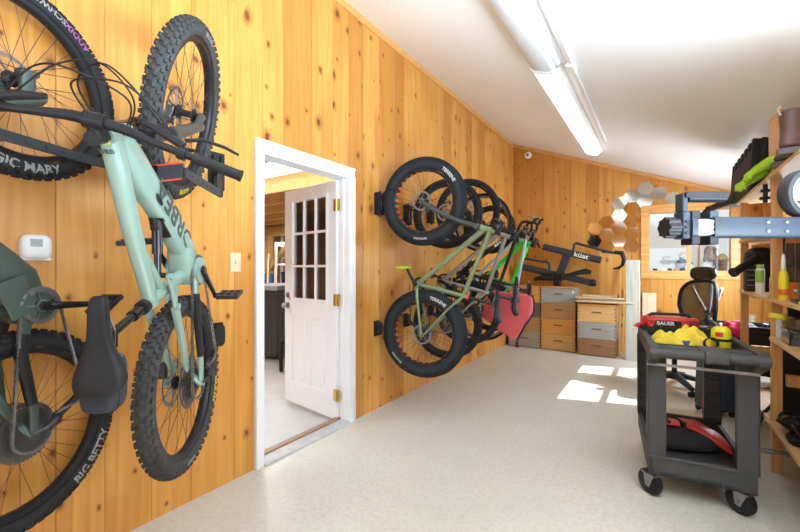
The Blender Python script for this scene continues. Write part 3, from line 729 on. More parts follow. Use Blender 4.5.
def derailleur(root, cx, R, ext=.12, ang=-1.2):
    a = V((cx, -.075, R)); b = a+V((.012, -.012, -.035)); k = b+V((.02, .02, -.045))
    u = V((cos(ang), 0, sin(ang))); e = k+u*ext
    m = MB().etube([a+V((0, .004, .012)), a+V((.006, -.006, -.018)), b], [(.024, .02), (.022, .018), (.026, .022)], (0, 1, 0), 10)
    m.etube([b, (b+k)/2+V((.006, -.014, 0)), k], [(.034, .03), (.034, .032), (.036, .03)], (0, 1, 0), 12)
    for yy in (-.008, .008): m.bar(k+V((0, yy, 0))-u*.012, e+V((0, yy, 0))+u*.016, .003, .018, (0, 1, 0)) if False else m.bar(k+V((0, yy, 0))-u*.012, e+V((0, yy, 0))+u*.016, .02, .003, (0, 1, 0))
    d_ = m.build('derailleur', M_darksteel, root)
    j = MB()
    for c_ in (k+u*.004, e):
        pl = []
        for i in range(12):
            for q, r in ((0, .017), (.3, .021), (.6, .021), (.9, .017)): t_ = 2*PI*(i+q)/12; pl.append((r*cos(t_), r*sin(t_)))
        j.prism(pl, -.003, .003, lambda u_, v_, h, c_=c_: (c_.x+u_, c_.y+h, c_.z+v_))
    j.build('jockey_wheels', M_black, d_)
    return k+u*.004, e
def hang(root, X, Y, Z, phi, R, dy=0):
    """tip the standing bike onto its rear wheel: forward -> up, up -> out from the wall; X,Y,Z = rear axle"""
    up = V((cos(phi), -sin(phi), 0)); left = up.cross(V((0, 0, 1)))
    M_ = MX(((0, left.x, up.x, 0), (0, left.y, up.y, 0), (1, left.z, up.z, 0), (0, 0, 0, 1)))
    o = V((X, Y, Z))-up*R
    root.matrix_world = MX.Translation(o) @ M_
    return up, left
def tcap(m, p, q, r0, r1, n=14): return m.tube([p, V(p).lerp(V(q), .5), q], [r0, (r0+r1)/2, r1], n)

def fullsus(name, label, pos, phi, R, tr, WB, BB, cs_drop, top, bot, seat, sad, steer, M_frame, spec):
    root = empty(name, label, 'bicycle', (0, 0, 0)); T = steer_mat(top, bot, steer)
    xz3 = lambda p, y=0: V((p[0], y, p[1]))
    ax = (xz3(top)-xz3(bot)).normalized(); fw = V((ax.z, 0, -ax.x))
    bb = xz3(BB)
    # main frame: head tube, fat down tube, top tube, seat tube, motor shell
    m = MB()
    m.lathe([(.019, -.0)], 3) if False else m.tube([xz3(bot)-ax*.004, xz3(bot)+ax*.02, xz3(top)-ax*.02, xz3(top)+ax*.004], [.031, .029, .027, .027], 18)
    d0 = xz3(bot)+ax*.045-fw*.0; d1 = bb+V((.085, 0, .03)); dk = spec.get('down', .105)
    m.etube([d0+fw*.012, d0+(d1-d0)*.08, d0+(d1-d0)*.25+ax*.010, d0+(d1-d0)*.6-V((0, 0, .006)), d1, bb+V((.02, 0, -.005))], [(.05, .07), (.058, .10), (.066, dk*1.15), (.07, dk*1.12), (.08, dk*1.12), (.088, .10)], (0, 1, 0), 20, 3.0)
    t0 = xz3(top)-ax*.03; t1 = xz3(seat)+V((.03, 0, -.045))
    m.etube([t0+fw*.012, t0+(t1-t0)*.12, t0+(t1-t0)*.5+V((0, 0, .008)), t0+(t1-t0)*.9, t1-V((.03, 0, .012))], [(.046, .07), (.052, .072), (.050, .062), (.046, .052), (.044, .05)], (0, 1, 0), 18, 2.8)
    s1 = xz3(seat)
    m.tube([s1+V((.0, 0, .0)), s1.lerp(bb, .12), s1.lerp(bb, .6), s1.lerp(bb, .95)], [.0205, .022, .024, .03], 14)
    m.etube([s1.lerp(bb, .33)+V((.02, 0, 0)), t0.lerp(t1, .62)+V((0, 0, -.015))], [(.03, .034), (.028, .03)], (0, 1, 0), 12)
    m.cyl(bb+V((0, -.064, 0)), bb+V((0, .064, 0)), .058, 26)
    m.etube([bb+V((-.055, 0, .02)), bb+V((.02, 0, .035)), bb+V((.1, 0, .06))], [(.10, .07), (.11, .10), (.09, .10)], (0, 1, 0), 16, 3.5)
    fr = m.build('frame', M_frame, root)
    MB().cyl(s1-(s1-bb).normalized()*.012, s1+(s1-bb).normalized()*.012, .025, 16).build('seat_clamp', M_black, fr)
    # rear triangle
    ra = V((0, 0, R)); pv = bb+V((-.035, 0, .035)); m = MB(); rk = s1.lerp(bb, .42)
    for q in (-1, 1):
        y0, y1 = q*.046, q*.072
        m.etube([pv+V((0, y0, 0)), pv.lerp(ra, .3)+V((0, q*.058, cs_drop)), pv.lerp(ra, .8)+V((0, y1, .004)), ra+V((-.012, y1, 0))], [(.022, .045), (.022, .036), (.018, .03), (.014, .034)], (0, 1, 0), 12, 3)
        top_ = rk+V((-.065, q*.048, .02))
        m.etube([top_, top_.lerp(ra, .35)+V((0, q*.012, .006)), top_.lerp(ra, .85)+V((0, q*.018, 0)), ra+V((-.004, y1, .006))], [(.022, .046), (.022, .042), (.019, .034), (.015, .034)], (0, 1, 0), 12, 3)
        m.cyl(ra+V((0, y1-q*.008, 0)), ra+V((0, y1+q*.010, 0)), .016, 14)
    m.build('swingarm', M_frame, root)
    m = MB()
    for q in (-1, 1):
        m.etube([rk+V((.055, q*.036, .05)), rk+V((0, q*.04, .012)), rk+V((-.07, q*.05, .018))], [(.014, .03), (.014, .046), (.014, .03)], (0, 1, 0), 12, 3)
        for p_, r_ in ((rk+V((.05, q*.036, .046)), .013), (rk+V((-.064, q*.05, .018)), .012), (rk+V((0, q*.04, .012)), .014)): m.cyl(p_, p_+V((0, q*.014, 0)), r_, 12)
    m.build('rocker_link', M_frame, fr)
    gd = [pv+V((0, -.046, 0)), pv.lerp(ra, .3)+V((0, -.058, cs_drop)), pv.lerp(ra, .8)+V((0, -.072, .004))]
    MB().etube([gd[0].lerp(gd[1], .5), gd[1], gd[1].lerp(gd[2], .9)], [(.027, .047), (.027, .042), (.022, .034)], (0, 1, 0), 12, 3).build('chainstay_guard', M_black, fr)
    sh0 = rk+V((.055, 0, .05)); sh1 = d0.lerp(d1, .62)+V((-.02, 0, .055))
    m = MB().cyl(sh0, sh0.lerp(sh1, .5), .012, 12).cyl(sh0.lerp(sh1, .38), sh1, .018, 16).cyl(sh0.lerp(sh1, .7)+V((.02, 0, .02)), sh1+V((.0, 0, .03)), .014, 12)
    m.cyl(sh0+V((0, -.025, 0)), sh0+V((0, .025, 0)), .01, 10).cyl(sh1+V((0, -.025, 0)), sh1+V((0, .025, 0)), .012, 10)
    m.build('shock', M_blackgl, root)
    fork(root, top, bot, (WB, R), T, spec['lowers'], spec.get('stan', M_blackgl), .062)
    fwh = wheel(None, root, WB, R, tr, T, True, spec['tire'], nk=spec.get('nk', 66), kh=.009, marks=spec['fmarks'], rotr=.10)
    rwh = wheel(None, root, 0, R, tr, I4, False, spec['tire'], nk=spec.get('nk', 66), kh=.009, marks=spec['rmarks'], cass=.108, rotr=.10)
    cp = V((WB, .078, R)); caliper(fwh, (WB-.085, .055, R+.06), T); caliper(rwh, (.07, .055, R+.075))
    y = spec.get('chy', -.048); r_cr = .068
    chainring(root, BB, r_cr, y, M_steel)
    cranks(root, BB, .165, spec['crank'], -y+.020, spec.get('crankmat', M_blackgl), M_darksteel, spec.get('ped_rot', 0))
    j0, j1 = derailleur(root, 0, R, .10, spec.get('cage', -1.0))
    rc = .07
    loop = arc(BB[0], BB[1], r_cr, PI*.55, -PI*.5, 12)+[(j1.x+.015, j1.z-.015, -.075), (j1.x-.018, j1.z-.004, -.075), (j0.x+.018, j0.z+.004, -.075)]+[(p[0], p[1], -.06) for p in arc(0, R, rc, -PI*.35, -PI*1.4, 10)]
    chain_mb([(p[0], p[1], p[2] if len(p) > 2 else y) for p in loop], .0145).build('chain', M_steel, root, fix=False)
    # dropper post and saddle
    sa = (s1-bb).normalized(); sp = V((sad[0], 0, sad[1]))
    pe = s1+sa*max(.05, (sad[1]-.05-s1.z)/sa.z)
    m = MB().tube([s1-sa*.03, s1+sa*.055], [.0165, .0165], 14).tube([s1+sa*.05, s1+sa*.075], [.019, .019], 14).tube([s1+sa*.07, pe], [.0135, .0135], 12).box(pe, (.05, .05, .03))
    m.build('seatpost', M_blackgl, root)
    saddle(root, sad[0], sad[1], .285, .15)
    b, ax2, fw2, bp = cockpit(root, top, bot, T, .045, .395, .022, stack=.045, grip=M_black, back=.045)
    # cables from the levers into the head of the frame
    m = MB()
    for q, k in ((-1, 0), (1, 0), (-1, 1), (1, 1)):
        p0 = T @ (bp(q*(.20-.02*k))+fw2*.04-ax2*.012); hs = xz3(top)-ax*(.05+.02*k)+V((0, q*-.026, 0))
        mid = T @ (b+fw2*(.12+.03*k)+V((0, q*(.05-.05*k), 0))+ax2*(.03-.05*k)); mid2 = T @ (b+fw2*(.075)+V((0, -q*.07, 0))-ax2*(.02+.03*k))
        P = [p0, p0.lerp(mid, .5)+fw2*.03, mid, mid2, hs]; out = []
        for i in range(len(P)-1):
            a_, b_ = P[i], P[i+1]; ta = (P[min(i+1, 4)]-P[max(i-1, 0)])/2; tb = (P[min(i+2, 4)]-P[i])/2
            for s_ in range(8):
                u = s_/8; out.append(a_*(2*u**3-3*u*u+1)+ta*(u**3-2*u*u+u)+b_*(3*u*u-2*u**3)+tb*(u**3-u*u))
        out.append(P[-1]); m.tube(out, .0026, 6)
    m.build('cables', M_black, root)
    spec['extra'](root, fr, dict(d0=d0, d1=d1, ax=ax, fw=fw, bb=bb, s1=s1, rk=rk, t0=t0, t1=t1)) if 'extra' in spec else None
    return root, hang(root, *pos, phi, R)

# the mint green electric mountain bike in the middle of the left wall
def mint_extra(root, fr, g):
    d0, d1 = g['d0'], g['d1']; u = (d0-d1).normalized(); n = V((0, 1, 0)).cross(u)*-1
    if n.z < 0: n = -n
    o = d1+u*.03-n*.045
    def fn(x, y, h): return o+u*(x*1.0)+n*(y)+V((0, -.0365-h-.0004, 0))
    text_mb('ORBEA', .112, fn, .0012, .0012).build('decal', M_letd, fr, fix=False)
    t0, t1 = g['t0'], g['t1']; u2 = (t0-t1).normalized(); n2 = V((-u2.z, 0, u2.x))
    o2 = t0-u2*.045
    text_mb('WILD', .017, lambda x, y, h: o2+V((0, .02-x, 0))+u2*(y-.0)+n2*(.0415+h), .001, .0006).build('decal', M_letd, fr, fix=False)
    MB().add([o2+V((0, .018-x, 0))+u2*(y)+n2*.042 for x, y in ((0, .026), (.036, .026), (.036, .05), (0, .05))], [(0, 1, 2, 3)]).build('sticker', M_lety, fr)
    c = d0.lerp(d1, .42)+n*.03+V((0, -.036, 0))
    MB().ball(c, (.03, .004, .012), 16, 8, 1, MX.Rotation(-math.atan2(u.z, u.x), 3, 'Y')).build('charge_port_cover', M_black, fr)
    c2 = d0.lerp(d1, .62)+n*.052
    MB().etube([c2+u*.05, c2-u*.06], [(.04, .02), (.04, .02)], (0, 1, 0), 10, 4).build('battery_latch', M_black, fr)
MARKW = []
mint, (UPm, LFm) = fullsus('mountain_bike', 'mint green electric mountain bike hung on the left wall left of the doorway', (-1.715, .885, .795), math.radians(48), .374, .033, 1.165, (.485, .345), .012,
    (.875, .94), (.922, .83), (.36, .72), (.275, .985), -13, M_mint,
    dict(lowers=M_forest and mat('grey fork lowers', (.05, .053, .05), .45, .1), tire=M_rubberg, crank=-2.35, fmarks=[('MAXXIS', 'R', 3.25, .032, M_lety, True), ('MAXXIS', 'R', .25, .03, M_letg, False)], rmarks=[('MAXXIS', 'R', 4.15, .036, M_lety, True), ('ASSEGAI', 'R', 3.0, .022, M_letg, True)], extra=mint_extra, ped_rot=1.35, nk=60))
# the dark green electric mountain bike at the picture's left edge
def dark_extra(root, fr, g):
    MB().etube([g['bb']+V((-.03, -.066, .05)), g['bb']+V((.10, -.062, .1))], [(.012, .09), (.012, .1)], (0, 1, 0), 12, 4).build('motor_cover', M_forest, fr)
darkb, (UPd, LFd) = fullsus('mountain_bike', 'dark green electric mountain bike cut off by the left edge of the photo', (-1.970, .418, .685), math.radians(66), .374, .034, 1.31, (.465, .35), .03,
    (.93, .96), (.985, .84), (.38, .73), (.26, 1.0), 4, M_forest,
    dict(lowers=M_forest, tire=M_rubber, crank=-1.62, down=.13, chy=-.066, fmarks=[('MAGIC MARY', 'R', 2.6, .048, M_letg, True), ('ADDIX', 'R', 5.45, .036, M_pink, True), ('SCHWALBE', 'R', 5.78, .034, M_letg, True)], rmarks=[('BIG BETTY', 'R', 3.72, .046, M_letg, True)], extra=dark_extra, ped_rot=.9, nk=60))

def hardtail(label, pos, phi, R, tr, WB, BB, top, bot, seat, sad, M_frame, spec, steer=0):
    root = empty(spec.get('name', 'bicycle'), label, 'bicycle', (0, 0, 0)); T = steer_mat(top, bot, steer)
    X = lambda p, y=0: V((p[0], y, p[1])); ax = (X(top)-X(bot)).normalized(); fw = V((ax.z, 0, -ax.x)); bb, s1 = X(BB), X(seat); ra = V((0, 0, R)); k = spec.get('k', 1.0)
    m = MB().tube([X(bot)-ax*.004, X(bot)+ax*.02, X(top)-ax*.02, X(top)+ax*.004], [.026*k, .024*k, .023*k, .024*k], 16)
    d0 = X(bot)+ax*.035; m.tube([d0, d0.lerp(bb, .5), bb], [.0215*k, .0215*k, .021*k], 14)
    t0 = X(top)-ax*.035; t1 = s1-(s1-bb).normalized()*.045; m.tube([t0, t0.lerp(t1, .5), t1], [.0195*k, .018*k, .0165*k], 14)
    m.tube([bb, s1], [.0175*k, .0168*k], 14); m.cyl(bb+V((0, -.042, 0)), bb+V((0, .042, 0)), .024, 18)
    sw = spec.get('sw', .066)
    for q in (-1, 1):
        m.tube([bb+V((-.012, q*.03, 0)), bb.lerp(ra, .25)+V((0, q*max(.036, tr+.012), 0)), ra+V((.02, q*sw, 0)), ra+V((0, q*sw, 0))], [.0135*k, .0125*k, .009*k, .009*k], 10)
        m.tube([t1+V((-.005, q*.014, 0)), t1.lerp(ra, .35)+V((0, q*max(.032, tr+.008), 0)), ra+V((.005, q*sw, .03)), ra+V((0, q*sw, .005))], [.0105*k, .0095*k, .0085*k, .0085*k], 10)
        m.etube([ra+V((.03, q*sw, -.004)), ra+V((-.016, q*sw, .0))], [(.008, .02), (.008, .034)], (0, 1, 0), 10)
    fr = m.build('frame', M_frame, root)
    MB().cyl(s1-(s1-bb).normalized()*.014, s1+(s1-bb).normalized()*.004, .0215*k, 14).build('seat_clamp', spec.get('clamp', M_black), fr)
    fork(root, top, bot, (WB, R), T, spec['fork'], M_blackgl, spec.get('fsw', .056), spec.get('susp', False), blade=spec.get('blade', .016))
    for c, TT, fm in ((WB, T, True), (0, I4, False)):
        wh = wheel(None, root, c, R, tr, TT, fm, spec.get('tire', M_rubber), spec.get('rim'), rows=spec.get('rows', KN_MTB), nk=spec.get('nk', 56), kh=spec.get('kh', .005), marks=spec.get('fmarks' if fm else 'rmarks', ()), rotor=spec.get('disc', True), cass=0 if fm else spec.get('cass', .07), rimd=spec.get('rimd', .024), spokes=spec.get('spokes', 32), rotr=.085)
        if spec.get('tape'):
            rt = R-tr*1.78-spec.get('kh', .005)*.6-spec['rimd']; mm = MB()
            for i in range(30):
                a = 2*PI*i/30
                mm.prism([(-.011, -.006), (.011, -.006), (.011, .006), (-.011, .006)], -.02, .02, lambda u, v, h, a=a: (c+(rt+.001+v*.3)*cos(a)-u*sin(a), h, R+(rt+.001+v*.3)*sin(a)+u*cos(a)))
            mm.xf(TT).build('rim_cutouts', M_orange, wh)
        if spec.get('disc', True): caliper(wh, (c-.075, sw*.85, R+.055) if fm else (.055, sw*.85, R+.06), TT)
    r_c = spec.get('ring', .068); y = -.05
    chainring(root, BB, r_c, y, M_black); cranks(root, BB, .165, spec.get('crank', -1.5), .064, M_blackgl, spec.get('pedal', M_black), spec.get('ped_rot', 0))
    j0, j1 = derailleur(root, 0, R, .08, -1.0); rc = .045
    loop = arc(BB[0], BB[1], r_c, PI*.55, -PI*.5, 10)+[(j1.x+.015, j1.z-.012, -.07), (j1.x-.016, j1.z-.004, -.07), (j0.x+.016, j0.z+.004, -.07)]+[(p[0], p[1], -.06) for p in arc(0, R, rc, -PI*.35, -PI*1.4, 8)]
    chain_mb([(p[0], p[1], p[2] if len(p) > 2 else y) for p in loop], .018).build('chain', M_darksteel, root, fix=False)
    sa = (s1-bb).normalized(); pe = s1+sa*((sad[1]-.05-s1.z)/sa.z)
    MB().tube([s1-sa*.03, pe], [.0136, .0136], 12).box(pe, (.045, .045, .025)).build('seatpost', spec.get('post', M_blackgl), root)
    saddle(root, sad[0], sad[1], .27, .14, spec.get('saddle'))
    if spec.get('drop'):
        b = X(top)+ax*.03+fw*.085; m = MB().cyl(X(top), X(top)+ax*.05, .018, 14).tube([X(top)+ax*.03, b], [.018, .017], 12).cyl(b+V((0, -.022, 0)), b+V((0, .022, 0)), .022, 14)
        m.xf(T).build('stem', M_blkpaint, root); m = MB(); mh = MB(); mes = []
        L = [b+V((0, -.19, 0)), b+V((0, .19, 0))]
        m.tube(L, .0135, 10)
        for q in (-1, 1):
            me_ = MB(); e = b+V((0, q*.19, 0)); m.tube([e, e+fw*.04+V((0, q*.018, 0)), e+fw*.085+V((0, q*.02, 0))-ax*.01, e+fw*.10+V((0, q*.02, 0))-ax*.06, e+fw*.075+V((0, q*.025, 0))-ax*.115, e+fw*.02+V((0, q*.03, 0))-ax*.13, e-fw*.04+V((0, q*.03, 0))-ax*.13], .0155, 10)
            h0 = e+fw*.085+V((0, q*.02, 0)); mh.etube([h0, h0+fw*.05+ax*.01, h0+fw*.07+ax*.045], [(.026, .032), (.026, .034), (.018, .02)], (0, 1, 0), 10)
            me_.tube([h0+fw*.06+ax*.012, h0+fw*.075-ax*.04, h0+fw*.055-ax*.1], [.007, .006, .005], 8); mes.append(me_)
        hb = m.xf(T).build('handlebar', M_black, root); mh.xf(T).build('lever_hood', spec.get('hood', M_black), hb); [e_.xf(T).build('brake_lever', M_steel, hb) for e_ in mes]
    else:
        cockpit(root, top, bot, T, spec.get('stem', .06), spec.get('half', .33), .012, stack=.03, grip=spec.get('grip', M_black), back=.03)
    if spec.get('extra'): spec['extra'](root, fr, dict(d0=d0, bb=bb, t0=t0, t1=t1))
    hang(root, *pos, phi, R)
    return root
TW = [('TERRENE', 'L', 1.35, .034, M_letw, False), ('TERRENE', 'L', 4.0, .024, M_letw, True)]
hardtail('sage green fat-tyre bicycle with orange rim tape, nearest of the row beyond the doorway', (-1.715, 2.95, .72), math.radians(-12), .382, .054, 1.15, (.43, .325), (.868, .985), (.905, .875), (.325, .77), (.255, 1.03), M_sage,
    dict(name='fat_bike', fork=M_blkpaint and mat('charcoal fork paint', (.05, .06, .06), .4), blade=.019, tire=M_rubberb, rows=KN_FAT, nk=78, kh=.0085, rimd=.022, tape=True, sw=.088, fsw=.078, clamp=M_red, crank=2.64, ped_rot=PI/2, pedal=M_lime, k=1.1, rmarks=[('TERRENE', 'L', .22, .038, M_letw, False), ('CAKE EATER', 'L', 4.15, .022, M_letw, True)], fmarks=[('TERRENE', 'L', .62, .038, M_letw, False), ('CAKE EATER', 'L', 3.4, .022, M_letw, True)], half=.31, cass=.075, ring=.055), 3)
def bl_extra(root, fr, g):
    d0, bb = g['d0'], g['bb']; u = (d0-bb).normalized(); n = V((-u.z, 0, u.x)); o = d0-u*.10-n*.012
    text_mb('TREK', .05, lambda x, y, h: o-u*x*1.0+n*y*.9*1+V((0, .022+h, 0)), .001, .001).build('decal', M_letw, fr, fix=False)
hardtail('bronze grey mountain bicycle with silver fork, second of the row beyond the doorway', (-1.72, 3.40, .75), math.radians(-12), .342, .028, 1.07, (.415, .30), (.82, .93), (.865, .80), (.30, .76), (.24, 1.0), M_bronze,
    dict(name='mountain_bike', fork=M_alloy, susp=True, crank=-1.1, half=.31, rimd=.026, saddle=M_saddle), -4)
hardtail('black bicycle with white lettering on its down tube, third of the row beyond the doorway', (-1.72, 3.88, .82), math.radians(-10), .35, .025, 1.07, (.42, .29), (.80, .90), (.84, .77), (.31, .74), (.25, .88), M_blkpaint,
    dict(name='mountain_bike', fork=M_blkpaint, susp=True, crank=-2.3, half=.31, extra=bl_extra), 3)
def rack_extra(root, fr, g):
    m = MB().tube([(.20, .055, .72), (-.14, .055, .73), (-.16, 0, .73), (-.14, -.055, .73), (.20, -.055, .72)], .006, 6)
    for q in (-1, 1): m.tube([(.08, q*.055, .725), (.03, q*.085, .45), (0, q*.07, .35)], .005, 6); m.tube([(-.1, q*.055, .73), (.0, q*.085, .42)], .005, 6)
    for x in (-.08, .04, .16): m.tube([(x, -.055, .724), (x, .055, .724)], .005, 6)
    m.build('luggage_rack', M_blkpaint, root)
hardtail('pale blue drop-bar bicycle, fourth of the row, behind the coral pannier', (-1.74, 4.36, .78), math.radians(-8), .345, .017, 1.04, (.415, .275), (.84, .87), (.875, .74), (.26, .78), (.21, .90), M_pale,
    dict(name='road_bike', fork=M_pale, crank=-1.4, drop=True, kh=.0012, nk=30, rows=[(-.3, .1, .5, 0), (.3, .1, .5, .5)], disc=False, rim=M_steel, blade=.012, fsw=.05, hood=M_black, k=.85, extra=rack_extra), 5)
hardtail('neon green bicycle with a copper saddle, last of the row next to the hive boxes', (-1.79, 4.76, .80), math.radians(-2), .31, .026, .98, (.38, .27), (.77, .80), (.81, .68), (.26, .62), (.20, .80), M_neon,
    dict(name='mountain_bike', fork=M_blkpaint, susp=True, crank=-1.8, saddle=M_tan, half=.32, k=1.5), -5)

# wall racks that hold the bikes: a plate, a swing arm, a hooked cradle; a rubber bumper lower down
def rack(label, X, Y, Z, up, left, phiR, wx, arm, edge, side=.075):
    """X,Y,Z front axle; arm along 'up' beside the tyre's lower edge"""
    right = -left
    c = V((X, Y, Z)); foot = c-up*(phiR+.03); foot = V((WX, foot.y-(.08 if edge else 0)+((WX-foot.x)*(up.y/up.x) if abs(up.x) > .3 else 0), Z-phiR*(.28 if edge else .66)))
    t = empty('bike_wall_rack', label, 'bike rack', foot)
    q = lambda p: p-foot; dz = phiR*(.8 if edge else .66); fx = .5 if edge else .62
    MB().b2((0, -.05, -.11), (.012, .05, .11)).b2((.012, -.03, -.09), (.03, -.018, .09)).b2((.012, .018, -.09), (.03, .03, .09)).build('wall_plate', M_black, t, bevel=.003)
    p0 = foot+V((.03, 0, 0)); p1 = c+right*side-V((0, 0, dz))+up*(phiR*fx)
    a0 = c+right*side-V((0, 0, dz))-up*(phiR*.7)
    m = MB().bar(q(p0), q(a0), .02, .03).bar(q(a0), q(p1), .008, .038)
    d_ = (p1-a0)
    for k in range(6): s_ = a0+d_*(.2+.13*k); m.cyl(q(s_), q(s_+right*.007), .006, 8)
    m.cyl(q(p0)-V((0, 0, .03)), q(p0)+V((0, 0, .03)), .014, 12)
    m.build('swing_arm', M_rackgrey, t)
    w0 = p1-up*.02; m = MB(); w = side+.05
    h = [(-.05, .05), (-.04, -.02), (-.01, -.05)]
    m.loft([[q(w0+up*.03+V((0, 0, z))), q(w0+up*.045+V((0, 0, z))), q(w0+up*.075-right*(side)+V((0, 0, z-.02))), q(w0+up*.03-right*side*2+V((0, 0, z))), q(w0+up*.015-right*side*2+V((0, 0, z))), q(w0+up*.055-right*side+V((0, 0, z-.02)))] for z in (-.03, .03)])
    cr = m.build('wheel_cradle', M_black, t, bevel=.002)
    if edge:
        for z in (-.03, .03): MB().tube([q(w0+up*.046+V((0, 0, z))), q(w0+up*.077-right*side+V((0, 0, z-.02))), q(w0+up*.032-right*side*2+V((0, 0, z)))], .003, 6).build('red_edging', M_red, cr)
    return t
rack('black wall rack with red-edged cradle holding the mint green bike\'s front wheel', -1.715, .885, 1.96, UPm, LFm, .374, 0, 0, True)
rack('black wall rack with a long arm holding the dark green bike\'s front wheel', -1.970, .418, 1.995, UPd, LFd, .382, 0, 0, False)
def clamp_rack(Y, Z, R, tr, label, x):
    t = empty('bike_wall_rack', label, 'bike rack', (WX, Y, Z))
    MB().b2((0, -.045, -.10), (.014, .045, .10)).b2((.014, -.045, -.1), (.05, -.03, .1)).b2((.014, .03, -.1), (.05, .045, .1)).build('wall_plate', M_black, t, bevel=.003)
    MB().cyl((.034, 0, -.115), (.034, 0, .115), .011, 10).b2((.02, -.03, -.075), (.055, .03, -.06)).b2((.02, -.03, .06), (.055, .03, .075)).build('pivot', M_black, t)
    MB().b2((.026, -.028, -.06), (.034, .028, .06)).build('guide_plate', mat('olive plate', (.25, .26, .2), .5), t)
    e = x-WX-R*.62; m = MB(); rodz = .055
    for q in (-1, 1): m.tube([(.04, q*.03, .05), (.09, q*(tr+.02), rodz), (e-.03, q*(tr+.02), rodz+.045), (e, q*(tr+.012), rodz+.055)], .008, 8)
    m.tube([(e, -(tr+.012), rodz+.055), (e+.012, 0, rodz+.07), (e, tr+.012, rodz+.055)], .008, 8)
    m.build('wheel_hook', M_black, t); return t
for Y, Z, R, tr, x, n in ((2.86, 1.875, .382, .054, -1.715, 'fat-tyre bike'), (3.34, 1.83, .345, .028, -1.69, 'bronze grey bike'), (3.82, 1.89, .35, .025, -1.69, 'black bike'), (4.30, 1.82, .345, .017, -1.72, 'pale blue bike'), (4.80, 1.83, .335, .026, -1.73, 'neon green bike')):
    clamp_rack(Y, Z, R, tr, 'black hinged wall rack hooked into the front wheel of the '+n, x)
def bumper(Y, Z, label, x0=.05):
    t = empty('wheel_bumper', label, 'bumper', (WX, Y, Z))
    MB().b2((0, -.04, -.07), (.01, .04, .07)).build('plate', M_black, t, bevel=.002)
    MB().ball((.028, 0, 0), (.024, .034, .062), 16, 10, .5).build('pad', M_rubber, t)
    return t
bumper(1.30, .90, 'black rubber bumper on the wall behind the mint green bike\'s rear wheel')
for Y, Z, n in ((2.85, .74, 'fat-tyre'), (3.34, .76, 'bronze grey'), (3.82, .82, 'black'), (4.30, .78, 'pale blue'), (4.80, .8, 'neon green')): bumper(Y, Z, 'black rubber bumper on the wall behind the rear wheel of the %s bike' % n)
# saddle bag under the mint bike's saddle, coral pannier on the pale bike
t = empty('saddle_bag', 'navy saddle bag strapped under the mint green bike\'s saddle', 'bag'); t.matrix_basis = mint.matrix_basis @ MX.Translation((.155, .02, .905))
MB().ball((0, 0, 0), (.085, .048, .05), 24, 14, .45).build('bag_body', M_navy, t, 60)
MB().ball((0, 0, .012), (.0875, .0505, .004), 24, 8, .45).build('zip', M_black, t)
MB().tube([(.05, -.05, 0), (.055, -.03, .055), (.055, .03, .055), (.05, .05, 0)], .006, 6).build('strap', M_black, t)
t = empty('pannier_bag', 'coral red pannier bag hanging from the pale blue bike', 'bag', (-1.40, 4.215, .53), .05)
m = MB()
m.loft([[(-.27, -.03, .22), (-.25, -.07, .20), (.02, -.09, .02), (.10, -.09, .0), (.26, -.07, .26), (.275, -.05, .44), (.20, -.05, .475), (-.18, -.05, .50), (-.22, -.03, .45)],
        [(-.28, .0, .22), (-.25, .02, .20), (.02, .03, .01), (.10, .03, -.01), (.27, .03, .26), (.285, .0, .45), (.20, .0, .485), (-.18, .0, .51), (-.22, .0, .46)],
        [(-.26, .05, .22), (-.24, .06, .21), (.02, .07, .03), (.10, .07, .01), (.25, .07, .26), (.265, .05, .44), (.20, .05, .47), (-.18, .05, .49), (-.21, .05, .44)]])
m.build('bag_body', M_coral, t, 70, bevel=.01, sub=1)
MB().tube([(.27, -.0, .47), (.30, -.02, .38), (.29, -.03, .28), (.2, -.03, .14), (.12, -.02, -.01), (.115, -.02, -.08)], .011, 6).build('strap', M_navy, t)
MB().box((.115, -.02, -.07), (.03, .015, .05)).build('buckle', M_black, t)
MB().b2((-.15, .06, .40), (.15, .085, .44)).build('hook_rail', M_black, t)

